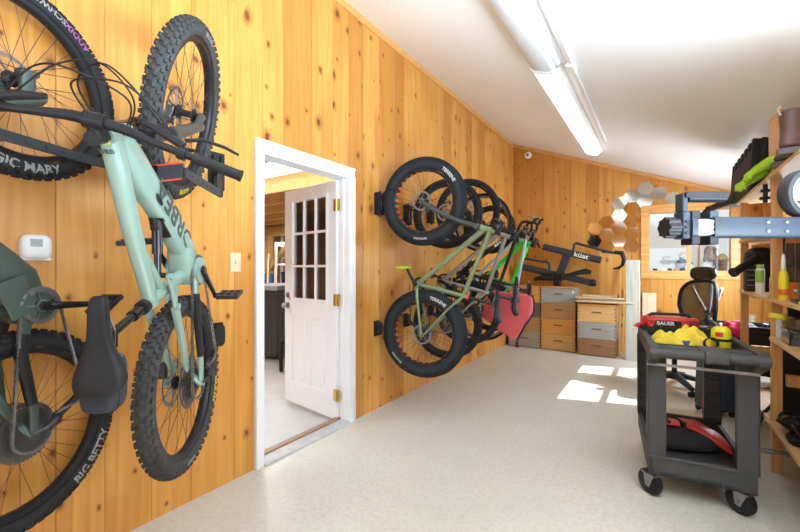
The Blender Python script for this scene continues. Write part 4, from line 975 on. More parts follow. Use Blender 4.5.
# ---------------------------------------------------------------- hive boxes along the far wall
def hivewood(n, a, b): return wood(n, a, b, 0, .6, 30)
HB = {'grey': hivewood('weathered grey pine', (.36, .34, .31), (.28, .26, .23)), 'honey': hivewood('honey pine', (.60, .33, .10), (.50, .24, .06)), 'orange': hivewood('orange stained pine', (.62, .27, .05), (.52, .2, .03)),
      'brown': hivewood('brown stained pine', (.30, .15, .06), (.22, .10, .04)), 'pale': hivewood('pale honey pine', (.68, .40, .16), (.58, .31, .10)), 'dark': hivewood('dark stained pine', (.13, .09, .06), (.10, .065, .045)), 'taupe': hivewood('taupe pine', (.34, .28, .21), (.27, .21, .15)), 'mid': hivewood('chestnut pine', (.42, .22, .085), (.34, .16, .055))}
HW, HD, HH = .505, .40, .240
def hive(x, y, z, col, label, deep=.6):
    t = empty('hive_box', label, 'box', (x, y, z), 0, 'stacked wooden hive boxes'); W2 = HW/2; th_ = .02; m = MB()
    # comb-jointed sides: alternate fingers at both front corners
    nf = 9; fh = HH/nf
    m.b2((-W2+th_, 0, 0), (W2-th_, th_, HH)); m.b2((-W2+th_, HD-th_, 0), (W2-th_, HD, HH))
    m.b2((-W2, th_, 0), (-W2+th_, HD-th_, HH)); m.b2((W2-th_, th_, 0), (W2, HD-th_, HH))
    for k in range(nf):
        e = 0 if k % 2 == 0 else .0035
        for s_ in (-1, 1):
            m.b2((s_*W2, e, k*fh), (s_*(W2-th_), th_, (k+1)*fh)); m.b2((s_*W2, HD-th_, k*fh), (s_*(W2-th_), HD, (k+1)*fh))
    m.b2((-W2+th_, th_, .01), (W2-th_, HD-th_, .02))
    b = m.build('box_body', HB[col], t)
    m = MB(); m.prism([(-.07, -.010), (.07, -.010), (.055, .010), (-.055, .010)], -.0015, .004, lambda u, v, h: (u, h, HH*deep+v)); m.build('hand_hold', M_darksteel if False else HB['dark'], t)
    m = MB()
    for k in range(1, nf, 2):
        for s_ in (-1, 1): m.b2((s_*(W2+.0008), .002, k*fh), (s_*(W2-.019), .0045, (k+1)*fh))
    m.build('joint_fingers', HB['brown' if col not in ('brown', 'dark') else 'dark'], t)
    return t
for x, y, cols in ((-1.845, 6.40, (('taupe', 'taupe hive box at the bottom of the left stack'), ('mid', 'chestnut hive box second from the bottom of the left stack'), ('dark', 'dark hive box third from the bottom of the left stack, behind the pannier'), ('orange', 'orange hive box on top of the left stack'))),
                   (-1.325, 6.41, (('honey', 'honey coloured hive box at the bottom of the middle stack'), ('orange', 'orange hive box second from the bottom of the middle stack'), ('mid', 'chestnut hive box third from the bottom of the middle stack'), ('grey', 'grey hive box on top of the middle stack, under the bike rack'))),
                   (-.772, 6.31, (('brown', 'dark brown hive box at the bottom of the right stack'), ('grey', 'grey hive box in the middle of the right stack'), ('pale', 'pale honey hive box on top of the right stack, under the planks')))):
    for i, (c_, lab) in enumerate(cols):
        t = hive(x, y, .012+i*(HH+.003), c_, lab)
        if i == 0: MB().b2((-.24, .02, -.0115), (.24, .38, 0)).build('base', HB['dark'], t)
        if i == len(cols)-1: MB().b2((-.25, -.02, HH), (.25, HD+.01, HH+.022)).build('lid', HB['orange'], t)
o = MB().b2((-.012, -.004, -.022), (.012, 0, .022)).build('paper_tag', M_paper); o.location = (-1.10, 6.409, .925); props(o, 'small white tag on the right corner of the grey hive box', 'tag')
# planks lying on the right stack
z = .769
for i, (x0, x1, h_, d_, yy, lab) in enumerate(((-1.03, -.42, .020, .30, 6.36, 'lowest pale plank lying on the right hive stack'), (-1.045, -.30, .024, .14, 6.27, 'long pale plank lying second from the bottom on the right hive stack'), (-1.02, -.36, .026, .16, 6.34, 'pale plank third from the bottom on the right hive stack'), (-1.045, -.42, .02, .12, 6.29, 'pale plank fourth from the bottom on the right hive stack'), (-.98, -.52, .024, .12, 6.43, 'short pale plank on top of the planks on the right hive stack'))):
    o = MB().b2((0, 0, 0), (x1-x0, d_, h_)).build('plank', wood('raw pine %d' % i, (.74-.06*(i % 2), .60-.07*(i % 2), .40-.06*(i % 2)), (.64, .49, .30), 0, .6), bevel=.002); o.location = (x0, yy, z); z += h_+.001; props(o, lab, 'plank', 'pale planks on the right hive stack')
# whitewashed post and thin sticks
o = MB().b2((-.085, -.045, 0), (.085, .045, 1.40)).build('timber_post', M_whitewash, bevel=.004); o.location = (-.315, 6.34, 0); props(o, 'whitewashed timber post standing on the floor right of the hive stacks', 'post')
for i, (x, tp, lb) in enumerate(((-.49, -.50, 'thin pine stick leaning behind the whitewashed post, left one'), (-.455, -.445, 'thin pine stick leaning behind the whitewashed post, middle one'), (-.425, -.41, 'thin pine stick leaning behind the whitewashed post, right one'))):
    o = MB().bar((x, 6.52+.02*i, 0), (tp, 6.83, 1.02-.05*i+(.3 if i == 0 else 0)), .018, .018).build('stick', M_pineZ); props(o, lb, 'stick', 'sticks beside the hive boxes')
o = MB().b2((-.085, 0, 0), (.085, .02, .93)).build('leaning_board', wood('pale board', (.72, .58, .38), (.64, .48, .29), 2, .6)); o.location = (-.13, 6.7, 0); o.rotation_euler = (-.10, 0, 0); props(o, 'pale pine board leaning on the back wall under the window', 'board')
# hitch bike rack standing on the hive boxes
t = empty('hitch_bike_rack', 'black hitch bike rack with an orange band lying on top of the hive stacks', 'bike rack', (0, 0, 0))
def K(x, z, y=6.60): return V((x, y, z))
def tray(a, b): return MB().etube([a, b], [(.10, .105), (.10, .105)], (0, 1, 0), 12, 5)
A0, A1 = K(-1.84, 1.70), K(-.74, 1.40); B0, B1 = K(-1.90, 1.30), K(-.86, 1.06)
tr1 = tray(A0, A1).build('wheel_tray', M_rackgrey, t); u = (A1-A0).normalized(); n = V((u.z*-1, 0, u.x)); n = n if n.z > 0 else -n
MB().etube([A0+u*.17, A0+u*.28], [(.104, .109), (.104, .109)], (0, 1, 0), 12, 5).build('orange_band', mat('orange sleeve', (.50, .13, .008), .45), tr1)
MB().ball(A0-u*.01, (.05, .055, .045), 14, 8, .6).build('end_cap', M_black, tr1)
text_mb('küat', .10, lambda x, y, h: A0+u*(.76+x*1.2)+n*(y-.03)+V((0, -.0515-h, 0)), .001, .002).build('decal', M_letw, tr1, fix=False)
tr2 = tray(B0, B1).build('wheel_tray', M_rackgrey, t); MB().ball(B1+u*.0, (.06, .055, .055), 14, 8, .6).build('end_cap', M_black, tr2)
MB().bar(K(-1.20, 1.53), K(-1.33, 1.17), .11, .08, (0, 1, 0)).build('spine', M_rackgrey, t, bevel=.008)
MB().box(K(-1.36, 1.15, 6.585), (.17, .12, .13)).box(K(-1.36, 1.06, 6.585), (.1, .1, .12)).cyl(K(-1.28, 1.16, 6.5), K(-1.28, 1.16, 6.56), .03, 12).build('pivot_block', M_black, t, bevel=.012)
m = MB().tube([K(-1.13, 1.50, 6.57), K(-1.10, 1.66, 6.55), K(-1.08, 1.67, 6.55), K(-.62, 1.52, 6.52), K(-.52, 1.50, 6.52)], .02, 10); ar = m.build('hook_arm', M_rackgrey, t)
hk = [K(-.55, 1.52, 6.52), K(-.46, 1.50, 6.52), K(-.43, 1.42, 6.52), K(-.45, 1.33, 6.52), K(-.50, 1.285, 6.52), K(-.57, 1.275, 6.52)]
MB().etube(hk, [(.06, .05), (.07, .07), (.07, .06), (.06, .045), (.05, .035), (.05, .02)], (0, 1, 0), 12).build('wheel_hook', M_black, ar)
m = MB().tube([K(-1.93, 1.455, 6.54), K(-1.50, 1.375, 6.54), K(-1.47, 1.36, 6.54), K(-1.47, 1.25, 6.57)], .019, 10).build('hook_arm', M_rackgrey, t)
MB().etube([K(-1.7, 1.10, 6.52), K(-1.58, 1.13, 6.52), K(-1.40, 1.12, 6.52)], [(.08, .05), (.1, .09), (.08, .08)], (0, 1, 0), 10).build('foot_plate', M_black, t)
MB().etube([K(-1.20, 1.17, 6.50), K(-1.05, 1.21, 6.5), K(-.93, 1.235, 6.5), K(-.86, 1.22, 6.5)], [(.05, .05), (.05, .07), (.05, .09), (.04, .05)], (0, 1, 0), 10).build('release_lever', M_black, t)
t.location = (0, -.045, .005)

# ---------------------------------------------------------------- office chair
t = empty('office_chair', 'black mesh-back office chair with headrest behind the cart under the window', 'chair', (.13, 5.18, 0), math.radians(-52))
m = MB().cyl((0, 0, .09), (0, 0, .16), .05, 16)
for k in range(5):
    a = 2*PI*k/5-.28; m.etube([(.03*cos(a), .03*sin(a), .135), (.36*cos(a), .36*sin(a), .08)], [(.06, .075), (.035, .05)], (0, 0, 1), 10, 4)
m.build('star_base', M_bluegrey, t)
for k in range(5):
    a = 2*PI*k/5-.28; x, y = .36*cos(a), .36*sin(a); m = MB().cyl((x, y, .03), (x, y, .075), .01, 8)
    for s_ in (-1, 1): m.cyl((x+s_*.006*-sin(a), y+s_*.006*cos(a), .028), (x+s_*.026*-sin(a), y+s_*.026*cos(a), .028), .028, 16)
    m.build('caster', M_black, t)
MB().cyl((0, 0, .15), (0, 0, .42), .025, 14).box((0, 0, .43), (.2, .16, .05)).build('gas_lift', M_black, t)
MB().ball((0, 0, .48), (.26, .25, .05), 24, 10, .5).build('seat', M_foam, t)
# seat faces -y; the backrest stands at +y
def bk(x, z): return V((x, .27+.05*(z-.55)+.10*(x/.25)**2*-1+.06, z))
def ringp(sc, y=0): return [bk(sc*.24*math.copysign(abs(cos(a))**.6, cos(a))*(1-.12*(sin(a) < 0)), .86+sc*.29*math.copysign(abs(sin(a))**.6, sin(a)))+V((0, y, 0)) for a in [2*PI*i/28 for i in range(28)]]
p = ringp(1.0); m = MB().tube(p+[p[0]], .02, 8); m.build('back_frame', M_black, t)
tm = NT('black mesh cloth'); vv = tm.n('ShaderNodeTexChecker'); tm.l(tm.obj(), vv.inputs['Vector']); vv.inputs['Scale'].default_value = 260
tm.b.inputs['Base Color'].default_value = (.02, .021, .024, 1); tm.b.inputs['Roughness'].default_value = .6; tm.l(tm.math('MULTIPLY_ADD', vv.outputs['Fac'], .3, .28), tm.b.inputs['Alpha'])
inn = ringp(.97); m = MB(); ctr = bk(0, .86)
m.loft([ringp(.97, -.003), ringp(.6, .02), ringp(.2, .03)]); m.loft([ringp(.97, .001), ringp(.6, .024), ringp(.2, .034)]); m.build('back_mesh', tm.m, t)
MB().tube([(0, .1, .42), (0, .34, .44), (0, .40, .58), (0, .39, .80)], [.03, .03, .028, .022], 10).tube([(-.2, .36, .62), (0, .41, .74), (.19, .37, 1.08)], .014, 8).tube([(.2, .36, .62), (0, .41, .74), (-.19, .37, 1.08)], .014, 8).build('back_support', M_whitepl, t)
MB().tube([(0, .40, .78), (0, .43, 1.05), (0, .42, 1.2), (0, .37, 1.24)], .016, 8).build('headrest_stem', M_whitepl, t)
m = MB().ball((0, .33, 1.23), (.165, .035, .075), 24, 12, .7); m.build('headrest', M_blackgl, t)
for s_ in (-1, 1):
    m = MB().tube([(s_*.2, .05, .44), (s_*.29, .05, .46), (s_*.30, .04, .66)], .018, 8).ball((s_*.30, -.01, .69), (.045, .14, .018), 16, 8, .5); m.build('armrest', M_black, t)
# red jacket / bag draped on the far armrest
o = MB().ball((0, 0, 0), (.03, .05, .045), 14, 8, .7, None).build('red_pouch', M_red); o.location = (-.07, 5.10, .755); props(o, 'small red pouch on the office chair armrest', 'pouch')

# ---------------------------------------------------------------- utility cart
CX, CY, CR = .14, 3.05, math.radians(6)
t = empty('utility_cart', 'charcoal plastic two-shelf utility cart on casters', 'cart', (CX, CY, 0), CR)
CW, CL = .236, .405
def trayb(z0, z1, lip, fl):
    m = MB()
    m.b2((-CW, -CL, z0), (CW, CL, fl)); m.b2((-CW, -CL, z0), (-CW+.022, CL, z1)); m.b2((CW-.022, -CL, z0), (CW, CL, z1)); m.b2((-CW, -CL, z0), (CW, -CL+.022, z1)); m.b2((-CW, CL-.022, z0), (CW, CL, z1)); return m
m = trayb(.125, .235, 0, .15)
for k in range(-2, 3):
    for y in (-CL-.004, CL): m.b2((k*.095-.006, y, .13), (k*.095+.006, y+.004, .225))
m.b2((-CW-.006, -CL-.006, .222), (CW+.006, -CL+.022, .236))
m.build('lower_shelf', M_cart, t, bevel=.005)
m = trayb(.785, .865, 0, .81); m.b2((-CW-.008, -CL-.008, .85), (-CW+.03, CL+.008, .87)); m.b2((CW-.03, -CL-.008, .85), (CW+.008, CL+.008, .87)); m.b2((-CW, CL-.03, .85), (CW, CL+.008, .87))
m.build('upper_shelf', M_cart, t, bevel=.005)
# handle block overhanging the front
pf = [(-CL+.03, .70), (-CL-.02, .70), (-CL-.10, .735), (-CL-.155, .765), (-CL-.165, .79), (-CL-.15, .815), (-CL-.10, .822), (-CL+.03, .822)]
m = MB()
def hp(u, v, h): return (h, u, v+.05)
m.prism(pf, -CW-.01, -CW+.035, hp); m.prism(pf, CW-.035, CW+.01, hp)
m.prism([(-CL+.03, .765), (-CL-.06, .765), (-CL-.06, .812), (-CL+.03, .812)], -CW+.03, CW-.03, hp)
m.tube([(-CW-.005, -CL-.135, .84), (CW+.005, -CL-.135, .84)], .026, 14)
m.etube([(-.01, -CL-.155, .84), (.085, -CL-.155, .84)], [(.05, .062), (.05, .062)], (0, 1, 0), 12, 4)
m.b2((-.02, -CL-.13, .85), (.09, -CL+.02, .868))
m.build('handle', M_cart, t, bevel=.006)
MB().bar((-CW-.012, -CL-.03, .755), (CW+.0, -CL-.03, .750), .01, .014).build('edge_strip', mat('grey strip', (.3, .3, .3), .5), t)
for sx in (-1, 1):
    for sy in (-1, 1):
        m = MB(); x, y = sx*(CW-.038), sy*(CL-.035)
        m.b2((x-.045, y-.006 if sy > 0 else y-.036, .22), (x+.045, y+.036 if sy > 0 else y+.006, .80)); m.b2((x-sx*-.045-.004 if sx > 0 else x-.045-.0, y-.045, .22), (x+.045 if sx > 0 else x-.037, y+.045, .80))
        if sy > 0:
            for k in range(7): m.b2((x-.04, y-.03, .26+k*.085), (x+.04, y, .268+k*.085))
        m.build('leg_post', M_cart, t, bevel=.004)
        cx_, cy_ = (sx*(CW-.035)-.015 if sy < 0 else sx*(CW-.1)), sy*(CL-.05)-.03; m = MB(); RZ = MX.Translation((cx_, cy_, 0)) @ MX.Rotation(.75, 4, 'Z') @ MX.Translation((-cx_, -cy_, 0))
        for q in (-1, 1): m.prism([(-.03, .125), (.04, .125), (.028, .05), (.004, .045)], q*.022, q*.025, lambda u, v, h: (cx_+h, cy_+u, v))
        m.b2((cx_-.035, cy_-.04, .119), (cx_+.035, cy_+.045, .125)); m.cyl((cx_-.032, cy_+.016, .070), (cx_+.032, cy_+.016, .070), .008, 8)
        k = m.xf(RZ).build('caster', M_steel, t)
        m = MB().lathe([(.012, -.017), (.045, -.017), (.055, -.019), (.066, -.017), (.070, -.01), (.070, .01), (.066, .017), (.055, .019), (.045, .017), (.012, .017)], 32, 'X', (cx_, cy_+.016, .070), True); m.xf(RZ).build('wheel', M_black, k)
def oncart(o, x, y, z, rz=0):
    c_, s_ = cos(CR), sin(CR); o.location = (CX+c_*x-s_*y, CY+s_*x+c_*y, z); o.rotation_euler = (0, 0, CR+rz); return o
FZ = .8105
t = empty('power_tool_case', 'red hard case with a white-lettered label at the back of the cart top', 'tool case'); oncart(t, -.06, .29, FZ, .06)
MB().b2((-.165, -.07, 0), (.165, .07, .135)).build('case_body', M_red, t, bevel=.015); MB().b2((-.155, -.072, .058), (.155, -.069, .062)).b2((.105, -.073, .02), (.16, -.07, .12)).build('seam', mat('dark red trim', (.25, .015, .02), .5), t)
MB().b2((-.09, -.0725, .08), (.06, -.07, .115)).build('label_panel', M_black, t); text_mb('BAUER', .034, lambda x, y, h: (-.082+x, -.0735-h, .086+y), .0006, .0012).build('decal', M_letw, t, fix=False)
MB().tube([(-.13, 0, .135), (-.10, 0, .155), (.10, 0, .155), (.13, 0, .135)], .01, 8).build('case_handle', M_black, t)
t = empty('tool_box', 'black slotted organiser tray behind the towel on the cart top', 'tray'); oncart(t, -.04, .14, FZ)
m = MB().b2((-.19, -.05, 0), (.18, .05, .06)).b2((-.19, -.05, .06), (.18, -.04, .085)).b2((-.19, .04, .06), (.18, .05, .085)).b2((-.19, -.05, .06), (-.18, .05, .085)).b2((.17, -.05, .06), (.18, .05, .085))
for k in range(6): m.b2((-.14+k*.055, -.04, .06), (-.134+k*.055, .04, .08))
m.build('tray_body', M_black, t)
def clampo(x, y, z, rz, label):
    t = empty('bar_clamp', label, 'clamp', group='red clamps on the cart'); oncart(t, x, y, z, rz)
    MB().etube([(-.05, 0, .012), (0, 0, .03), (.03, 0, .055), (.02, 0, .075)], [(.02, .028), (.022, .034), (.02, .03), (.018, .02)], (0, 1, 0), 10).cyl((.02, -.014, .06), (.02, .014, .06), .026, 14).build('jaw', M_red, t)
    MB().tube([(-.06, 0, .01), (-.02, .01, .008), (.06, .01, .01)], .007, 8).build('handle', M_red, t)
clampo(-.21, .26, FZ+.056, .2, 'red clamp hanging at the far left corner of the cart top'); clampo(-.19, .15, FZ+.062, 1.9, 'red clamp lying on the organiser tray on the cart')
o = MB().bar((0, 0, .016), (.20, -.17, .018), .045, .03).build('blue_level', M_blue, bevel=.004); oncart(o, -.205, .08, FZ); props(o, 'blue plastic bar lying across the left edge of the cart top', 'bar')
# towel
def towel():
    n, mN = 26, 16; top = []; 
    for j in range(mN):
        for i in range(n):
            u, v = i/(n-1), j/(mN-1); x = -.165+.33*u; y = -.08+.16*v
            e = min(u, 1-u)*2; f = min(v, 1-v)*2
            h = (.014+.10*min(1, e*2.2)**.6*min(1, f*2.0)**.6*(.62+.25*sin(u*11+v*3)+.2*sin(u*23-v*6+1))+.012*sin(u*30+v*17))
            top.append((x+.018*sin(v*9+u*4), y+.014*sin(u*13), max(.004, h)))
    m = MB(); m.v = [V(p) for p in top]+[V((p[0], p[1], 0)) for p in top]; N = n*mN
    for j in range(mN-1):
        for i in range(n-1):
            a = j*n+i; m.f += [(a, a+1, a+n+1, a+n), (N+a+n, N+a+n+1, N+a+1, N+a)]
    rim = [i for i in range(n)]+[j*n+n-1 for j in range(1, mN)]+[(mN-1)*n+i for i in range(n-2, -1, -1)]+[j*n for j in range(mN-2, 0, -1)]
    for a, b in zip(rim, rim[1:]+rim[:1]): m.f.append((b, a, N+a, N+b))
    return m
o = towel().build('towel', M_ycloth, None, 80, sub=1); oncart(o, -.015, -.01, FZ, -.05); props(o, 'crumpled yellow towel on the cart top', 'towel')
t = empty('gas_cylinder', 'squat yellow gas cylinder with a silver cap on the cart top right of the towel', 'cylinder'); oncart(t, .15, -.10, FZ)
MB().lathe([(0, 0), (.044, 0), (.048, .006), (.048, .098), (.044, .118), (.03, .132), (.022, .136), (0, .136)], 28).build('body', mat('yellow enamel', (.78, .72, .02), .28), t)
MB().lathe([(0, .132), (.018, .132), (.018, .15), (.014, .156), (0, .156)], 18).build('cap', M_chrome, t)
MB().lathe([(.0485, .05), (.0488, .05), (.0488, .066), (.0485, .066)], 28, 'Z', (0, 0, 0), True).build('strap', M_black, t)
MB().add([(.0489*sin(a), -.0489*cos(a), z) for z in (.078, .104) for a in (-.75, -.5, -.25, 0)], [(0, 1, 5, 4), (1, 2, 6, 5), (2, 3, 7, 6)]).build('red_label', M_red, t)
o = MB(); 
for k in range(4):
    a0 = k*.5; o.tube([(.032*cos(a)+.004*k, .007*k-.006+.004*sin(2*a), .034+.032*sin(a)-.0) for a in [a0+2*PI*i/20 for i in range(21)]], .0035, 6)
o = o.build('cable_coil', M_black); oncart(o, .085, -.165, FZ+.005); props(o, 'small coil of black cable in front of the yellow cylinder', 'cable')
# bag on the lower shelf
t = empty('life_vest', 'red and black buckled life vest lying on the cart lower shelf', 'vest'); oncart(t, -.01, .06, .151, .25)
m = MB().loft([[(x, y0*math.copysign(abs(cos(a))**.6, cos(a)), max(0, h*.5+h*.5*math.copysign(abs(sin(a))**.7, sin(a)))) for a in [2*PI*i/18 for i in range(18)]] for x, y0, h in ((-.20, .10, .05), (-.17, .17, .12), (0, .18, .135), (.12, .15, .11), (.18, .10, .06))]); m.build('body', M_foam, t, 70, sub=1)
m = MB()
for x0, x1 in ((-.17, -.11), (-.095, -.03)):
    m.etube([(x0, .0, .14), ((x0+x1)/2, -.01, .143), (x1, -.02, .14)], [(.02, .10), (.02, .11), (.02, .10)], (0, 0, 1), 10, 4)
m.build('red_panel', M_red, t)
m = MB().etube([(-.01, .03, .135), (.07, -.03, .125), (.15, -.10, .085), (.20, -.15, .035)], [(.03, .10), (.04, .12), (.04, .11), (.02, .05)], (0, 0, 1), 12, 3); m.etube([(.0, .08, .13), (.1, .06, .12), (.18, -.0, .08), (.215, -.07, .05)], [(.025, .06), (.03, .07), (.03, .06), (.02, .03)], (0, 0, 1), 12, 3); m.build('shoulder_pad', M_red, t, 60)
MB().b2((-.105, -.05, .135), (-.085, .04, .16)).b2((-.025, -.06, .135), (-.005, .04, .16)).build('buckle', M_black, t, bevel=.004)
text_mb('NRS', .03, lambda x, y, h: (.05+x*.8, -.055-x*.5+y*.6, .153-x*.25+h), .001, .001).build('decal', M_letg, t, fix=False)

# ---------------------------------------------------------------- black bin, red cloth, suitcase behind the cart
t = empty('storage_bin', 'open black storage bin behind the cart at the shelf foot', 'bin', (.73, 5.0, 0), .05)
m = MB(); a, b = .27, .21
m.loft([[(-a+.04, -b+.04, 0), (a-.04, -b+.04, 0), (a-.04, b-.04, 0), (-a+.04, b-.04, 0)], [(-a, -b, .70), (a, -b, .70), (a, b, .70), (-a, b, .70)], [(-a-.02, -b-.02, .70), (a+.02, -b-.02, .70), (a+.02, b+.02, .70), (-a-.02, b+.02, .70)], [(-a-.02, -b-.02, .745), (a+.02, -b-.02, .745), (a+.02, b+.02, .745), (-a-.02, b+.02, .745)], [(-a+.01, -b+.01, .745), (a-.01, -b+.01, .745), (a-.01, b-.01, .745), (-a+.01, b-.01, .745)], [(-a+.02, -b+.02, .60), (a-.02, -b+.02, .60), (a-.02, b-.02, .60), (-a+.02, b-.02, .60)]])
m.build('bin_body', M_black, t)
def cloth(name, c, r, mt, label, cat, rz=0):
    m = MB().ball((0, 0, 0), r, 24, 14, .8); 
    for p in m.v: k = 1+.16*sin(p.x*70+p.y*31)+.12*sin(p.y*83+p.z*57); p.x *= k; p.y *= k; p.z *= (1+.2*sin(p.x*60+p.y*45))
    o = m.build(name, mt, None, 80); o.location = c; o.rotation_euler = (0, 0, rz); return props(o, label, cat)
cloth('red_cloth', (.585, 4.77, .72), (.085, .06, .07), mat('crimson cloth', (.55, .03, .08), .9, 0, .2, 60), 'crimson cloth hanging over the front edge of the black storage bin', 'cloth')
cloth('grey_cloth', (.68, 4.98, .69), (.09, .09, .06), mat('grey cloth', (.18, .19, .22), .9, 0, .2, 60), 'dark grey crumpled cloth inside the black storage bin', 'cloth', .5)
o = MB().etube([(0, 0, 0), (.02, -.03, .09)], [(.03, .03), (.02, .04)], (0, 1, 0), 10).build('blue_clip', M_blue); o.location = (.80, 4.93, .68); props(o, 'small blue clip sticking out of the black storage bin', 'clip')
t = empty('suitcase', 'dark blue wheeled suitcase with red piping standing behind the cart', 'suitcase', (.40, 4.42, 0), .35); t.rotation_euler = (.1, 0, .35)
MB().b2((-.13, -.09, .045), (.13, .09, .56)).build('shell', M_bluegrey, t, bevel=.03); MB().tube([(-.125, -.08, .09), (-.125, -.08, .52), (-.09, -.08, .555), (.09, -.08, .555), (.125, -.08, .52), (.125, -.08, .09)], .009, 8).build('piping', M_red, t)
for x in (-.10, .10):
    for y in (-.06, .06): MB().cyl((x-.012, y, .026), (x+.012, y, .026), .026, 14).b2((x-.018, y-.012, .03), (x+.018, y+.012, .05)).build('wheel', M_black, t)

# ---------------------------------------------------------------- shelving along the right wall
t = empty('wooden_shelving', 'pine stud shelving along the right wall beside the cart', 'shelving', (0, 0, 0))
SX0, SX1 = .588, 1.12
PY = (2.05, 3.38, 4.50)
for y in PY:
    for x in (SX0, SX1-.09): MB().b2((x, y-.019, 0), (x+(.052 if x < .7 else .07), y+.019, 1.852)).build('post', M_pineZ, t, bevel=.002)
def board(z, x0=SX0-.005, y0=2.0, y1=4.53, th_=.022, nm='shelf_board', x1=SX1):
    MB().b2((x0, y0, z-th_), (x1, y1, z)).build(nm, M_pine, t, bevel=.002)
def notched(z, th_=.022, y1=4.53):
    m = MB(); m.b2((SX0+.071, 2.0, z-th_), (SX1, y1, z))
    ys = [2.0]+[q for y in PY if y < y1 for q in (y-.02, y+.02)]+[y1]
    if ys[-1] <= ys[-2]: ys = ys[:-2]
    for a, b in zip(ys[0::2], ys[1::2]): m.b2((SX0-.012, a, z-th_), (SX0+.071, b, z))
    m.build('shelf_board', M_pine, t)
for z in (.32, 1.10, 1.53): notched(z)
notched(.855, y1=3.40)
board(1.875, SX0-.02, 2.0, 4.55)
for y in PY:
    for z in (.595, 1.075, 1.49, .27): MB().b2((SX0+.071, y-.019, z-.045), (SX1-.091, y+.019, z+(.0 if z != .595 else .025))).build('rail', M_pineZ, t)
pass
def put(o, x, y, z, rz=0, label=None, cat=None, group=None): o.location = (x, y, z); o.rotation_euler = (0, 0, rz); return props(o, label, cat, group)
# top shelf
put(MB().b2((-.02, -.11, 0), (.0, .11, .39)).build('board_offcut', M_trimwood), .625, 3.40, 1.876, .05, 'upright varnished board end on the top shelf behind the boots', 'board')
def boot(x, y, z, rz, label, h_=.2, tilt=0):
    t = empty('boot', label, 'boot', (x, y, z), rz, 'brown boots on the top shelf'); t.rotation_euler = (0, tilt, rz)
    def sec(cx, w_, l0, l1, zz): return [((l0+l1)/2+(l1-l0)/2*math.copysign(abs(cos(a))**.8, cos(a)), w_*math.copysign(abs(sin(a))**.8, sin(a)), zz) for a in [2*PI*i/16 for i in range(16)]]
    MB().loft([sec(0, .046, -.13, .15, .028), sec(0, .05, -.13, .155, .05), sec(0, .048, -.125, .14, .075), sec(0, .042, -.12, .06, .105), sec(0, .045, -.12, .02, .14), sec(0, .048, -.125, .02, h_-.01), sec(0, .043, -.12, .015, h_)]).build('upper', M_brown, t, 60, sub=1)
    MB().loft([sec(0, .048, -.135, .158, 0), sec(0, .052, -.138, .162, .014), sec(0, .05, -.135, .158, .030)]).build('sole', mat('boot sole', (.10, .10, .09), .7), t)
    m = MB()
    for k in range(4): m.tube([(.05-.012*k, -.03, .10+.022*k), (.062-.014*k, 0, .108+.022*k), (.05-.012*k, .03, .10+.022*k)], .0035, 6)
    m.build('laces', mat('grey laces', (.35, .33, .28), .8), t)
    MB().tube([(-.125, 0, h_-.03), (-.14, 0, h_), (-.125, 0, h_+.015)], .006, 6).build('pull_loop', mat('grey webbing', (.35, .34, .3), .8), t)
boot(.63, 2.84, 1.877, .5, 'taller brown leather boot on the top shelf, nearest the camera', .235)
boot(.70, 3.10, 1.877, 3.0, 'lower brown leather boot on the top shelf behind the taller boot', .15)
t = empty('white_tray', 'white shallow tray on the top shelf beside the boots', 'tray', (.78, 2.72, 1.877)); MB().b2((-.14, -.06, 0), (.14, .06, .012)).b2((-.14, -.06, .012), (.14, -.05, .04)).b2((-.14, .05, .012), (.14, .06, .04)).build('tray', M_whitepl, t)
# gloves hanging over the edge
for x, y, z, rx, lb in ((.60, 3.46, 1.97, .3, 'lime green glove on the top shelf edge, upper one'), (.575, 3.60, 1.925, .5, 'lime green glove drooping over the top shelf edge, lower one')):
    t = empty('work_glove', lb, 'glove', (x, y, z), -.6, 'lime gloves on the top shelf'); t.rotation_euler = (0, -.45, -.25+rx); t.scale = (1.4, 1.4, 1.6)
    m = MB().etube([(.09, 0, .0), (.06, 0, .004), (0, 0, .006), (-.06, 0, .0)], [(.06, .09), (.05, .085), (.045, .105), (.035, .095)], (0, 0, 1), 14, 2.6); m.build('palm', M_lime, t, 60)
    m = MB()
    for k in range(4): m.tube([(-.05, -.036+.024*k, .0), (-.09, -.04+.026*k, -.006), (-.115+.008*abs(k-1), -.042+.027*k, -.022)], [.014, .0135, .010], 8)
    m.tube([(.02, .05, .0), (-.02, .075, -.004), (-.045, .078, -.014)], [.016, .014, .01], 8); m.build('fingers', M_lime, t)
# interlocking foam tiles
foam = None
for k in range(5):
    if foam is None:
        poly = [(0, 0), (1.0, 0), (1.0, .39)]; n = 6; w_ = 1.0/n
        for i in range(n-1, -1, -1): poly += [(w_*(i+.80), .39), (w_*(i+.90), .31), (w_*(i+.25), .31), (w_*(i+.35), .39)]
        poly += [(0, .39)]
        foam = MB().prism(poly, 0, .022, lambda u, v, h: (h, u, v)).build('foam_tile', M_foam); o = foam
    else: o = dup(foam)
    o.location = (.56+.026*k, 3.92+.02*(k % 2), 1.877-.0); o.rotation_euler = (0, .06, .0)
    props(o, ['black foam tile with notched top edge standing on the top shelf, front of its row', 'black notched foam tile second from the front of the row on the top shelf', 'black notched foam tile in the middle of the row on the top shelf', 'black notched foam tile fourth from the front of the row on the top shelf', 'black notched foam tile at the rear of the row on the top shelf'][k], 'foam tile', 'black foam tiles on the top shelf')
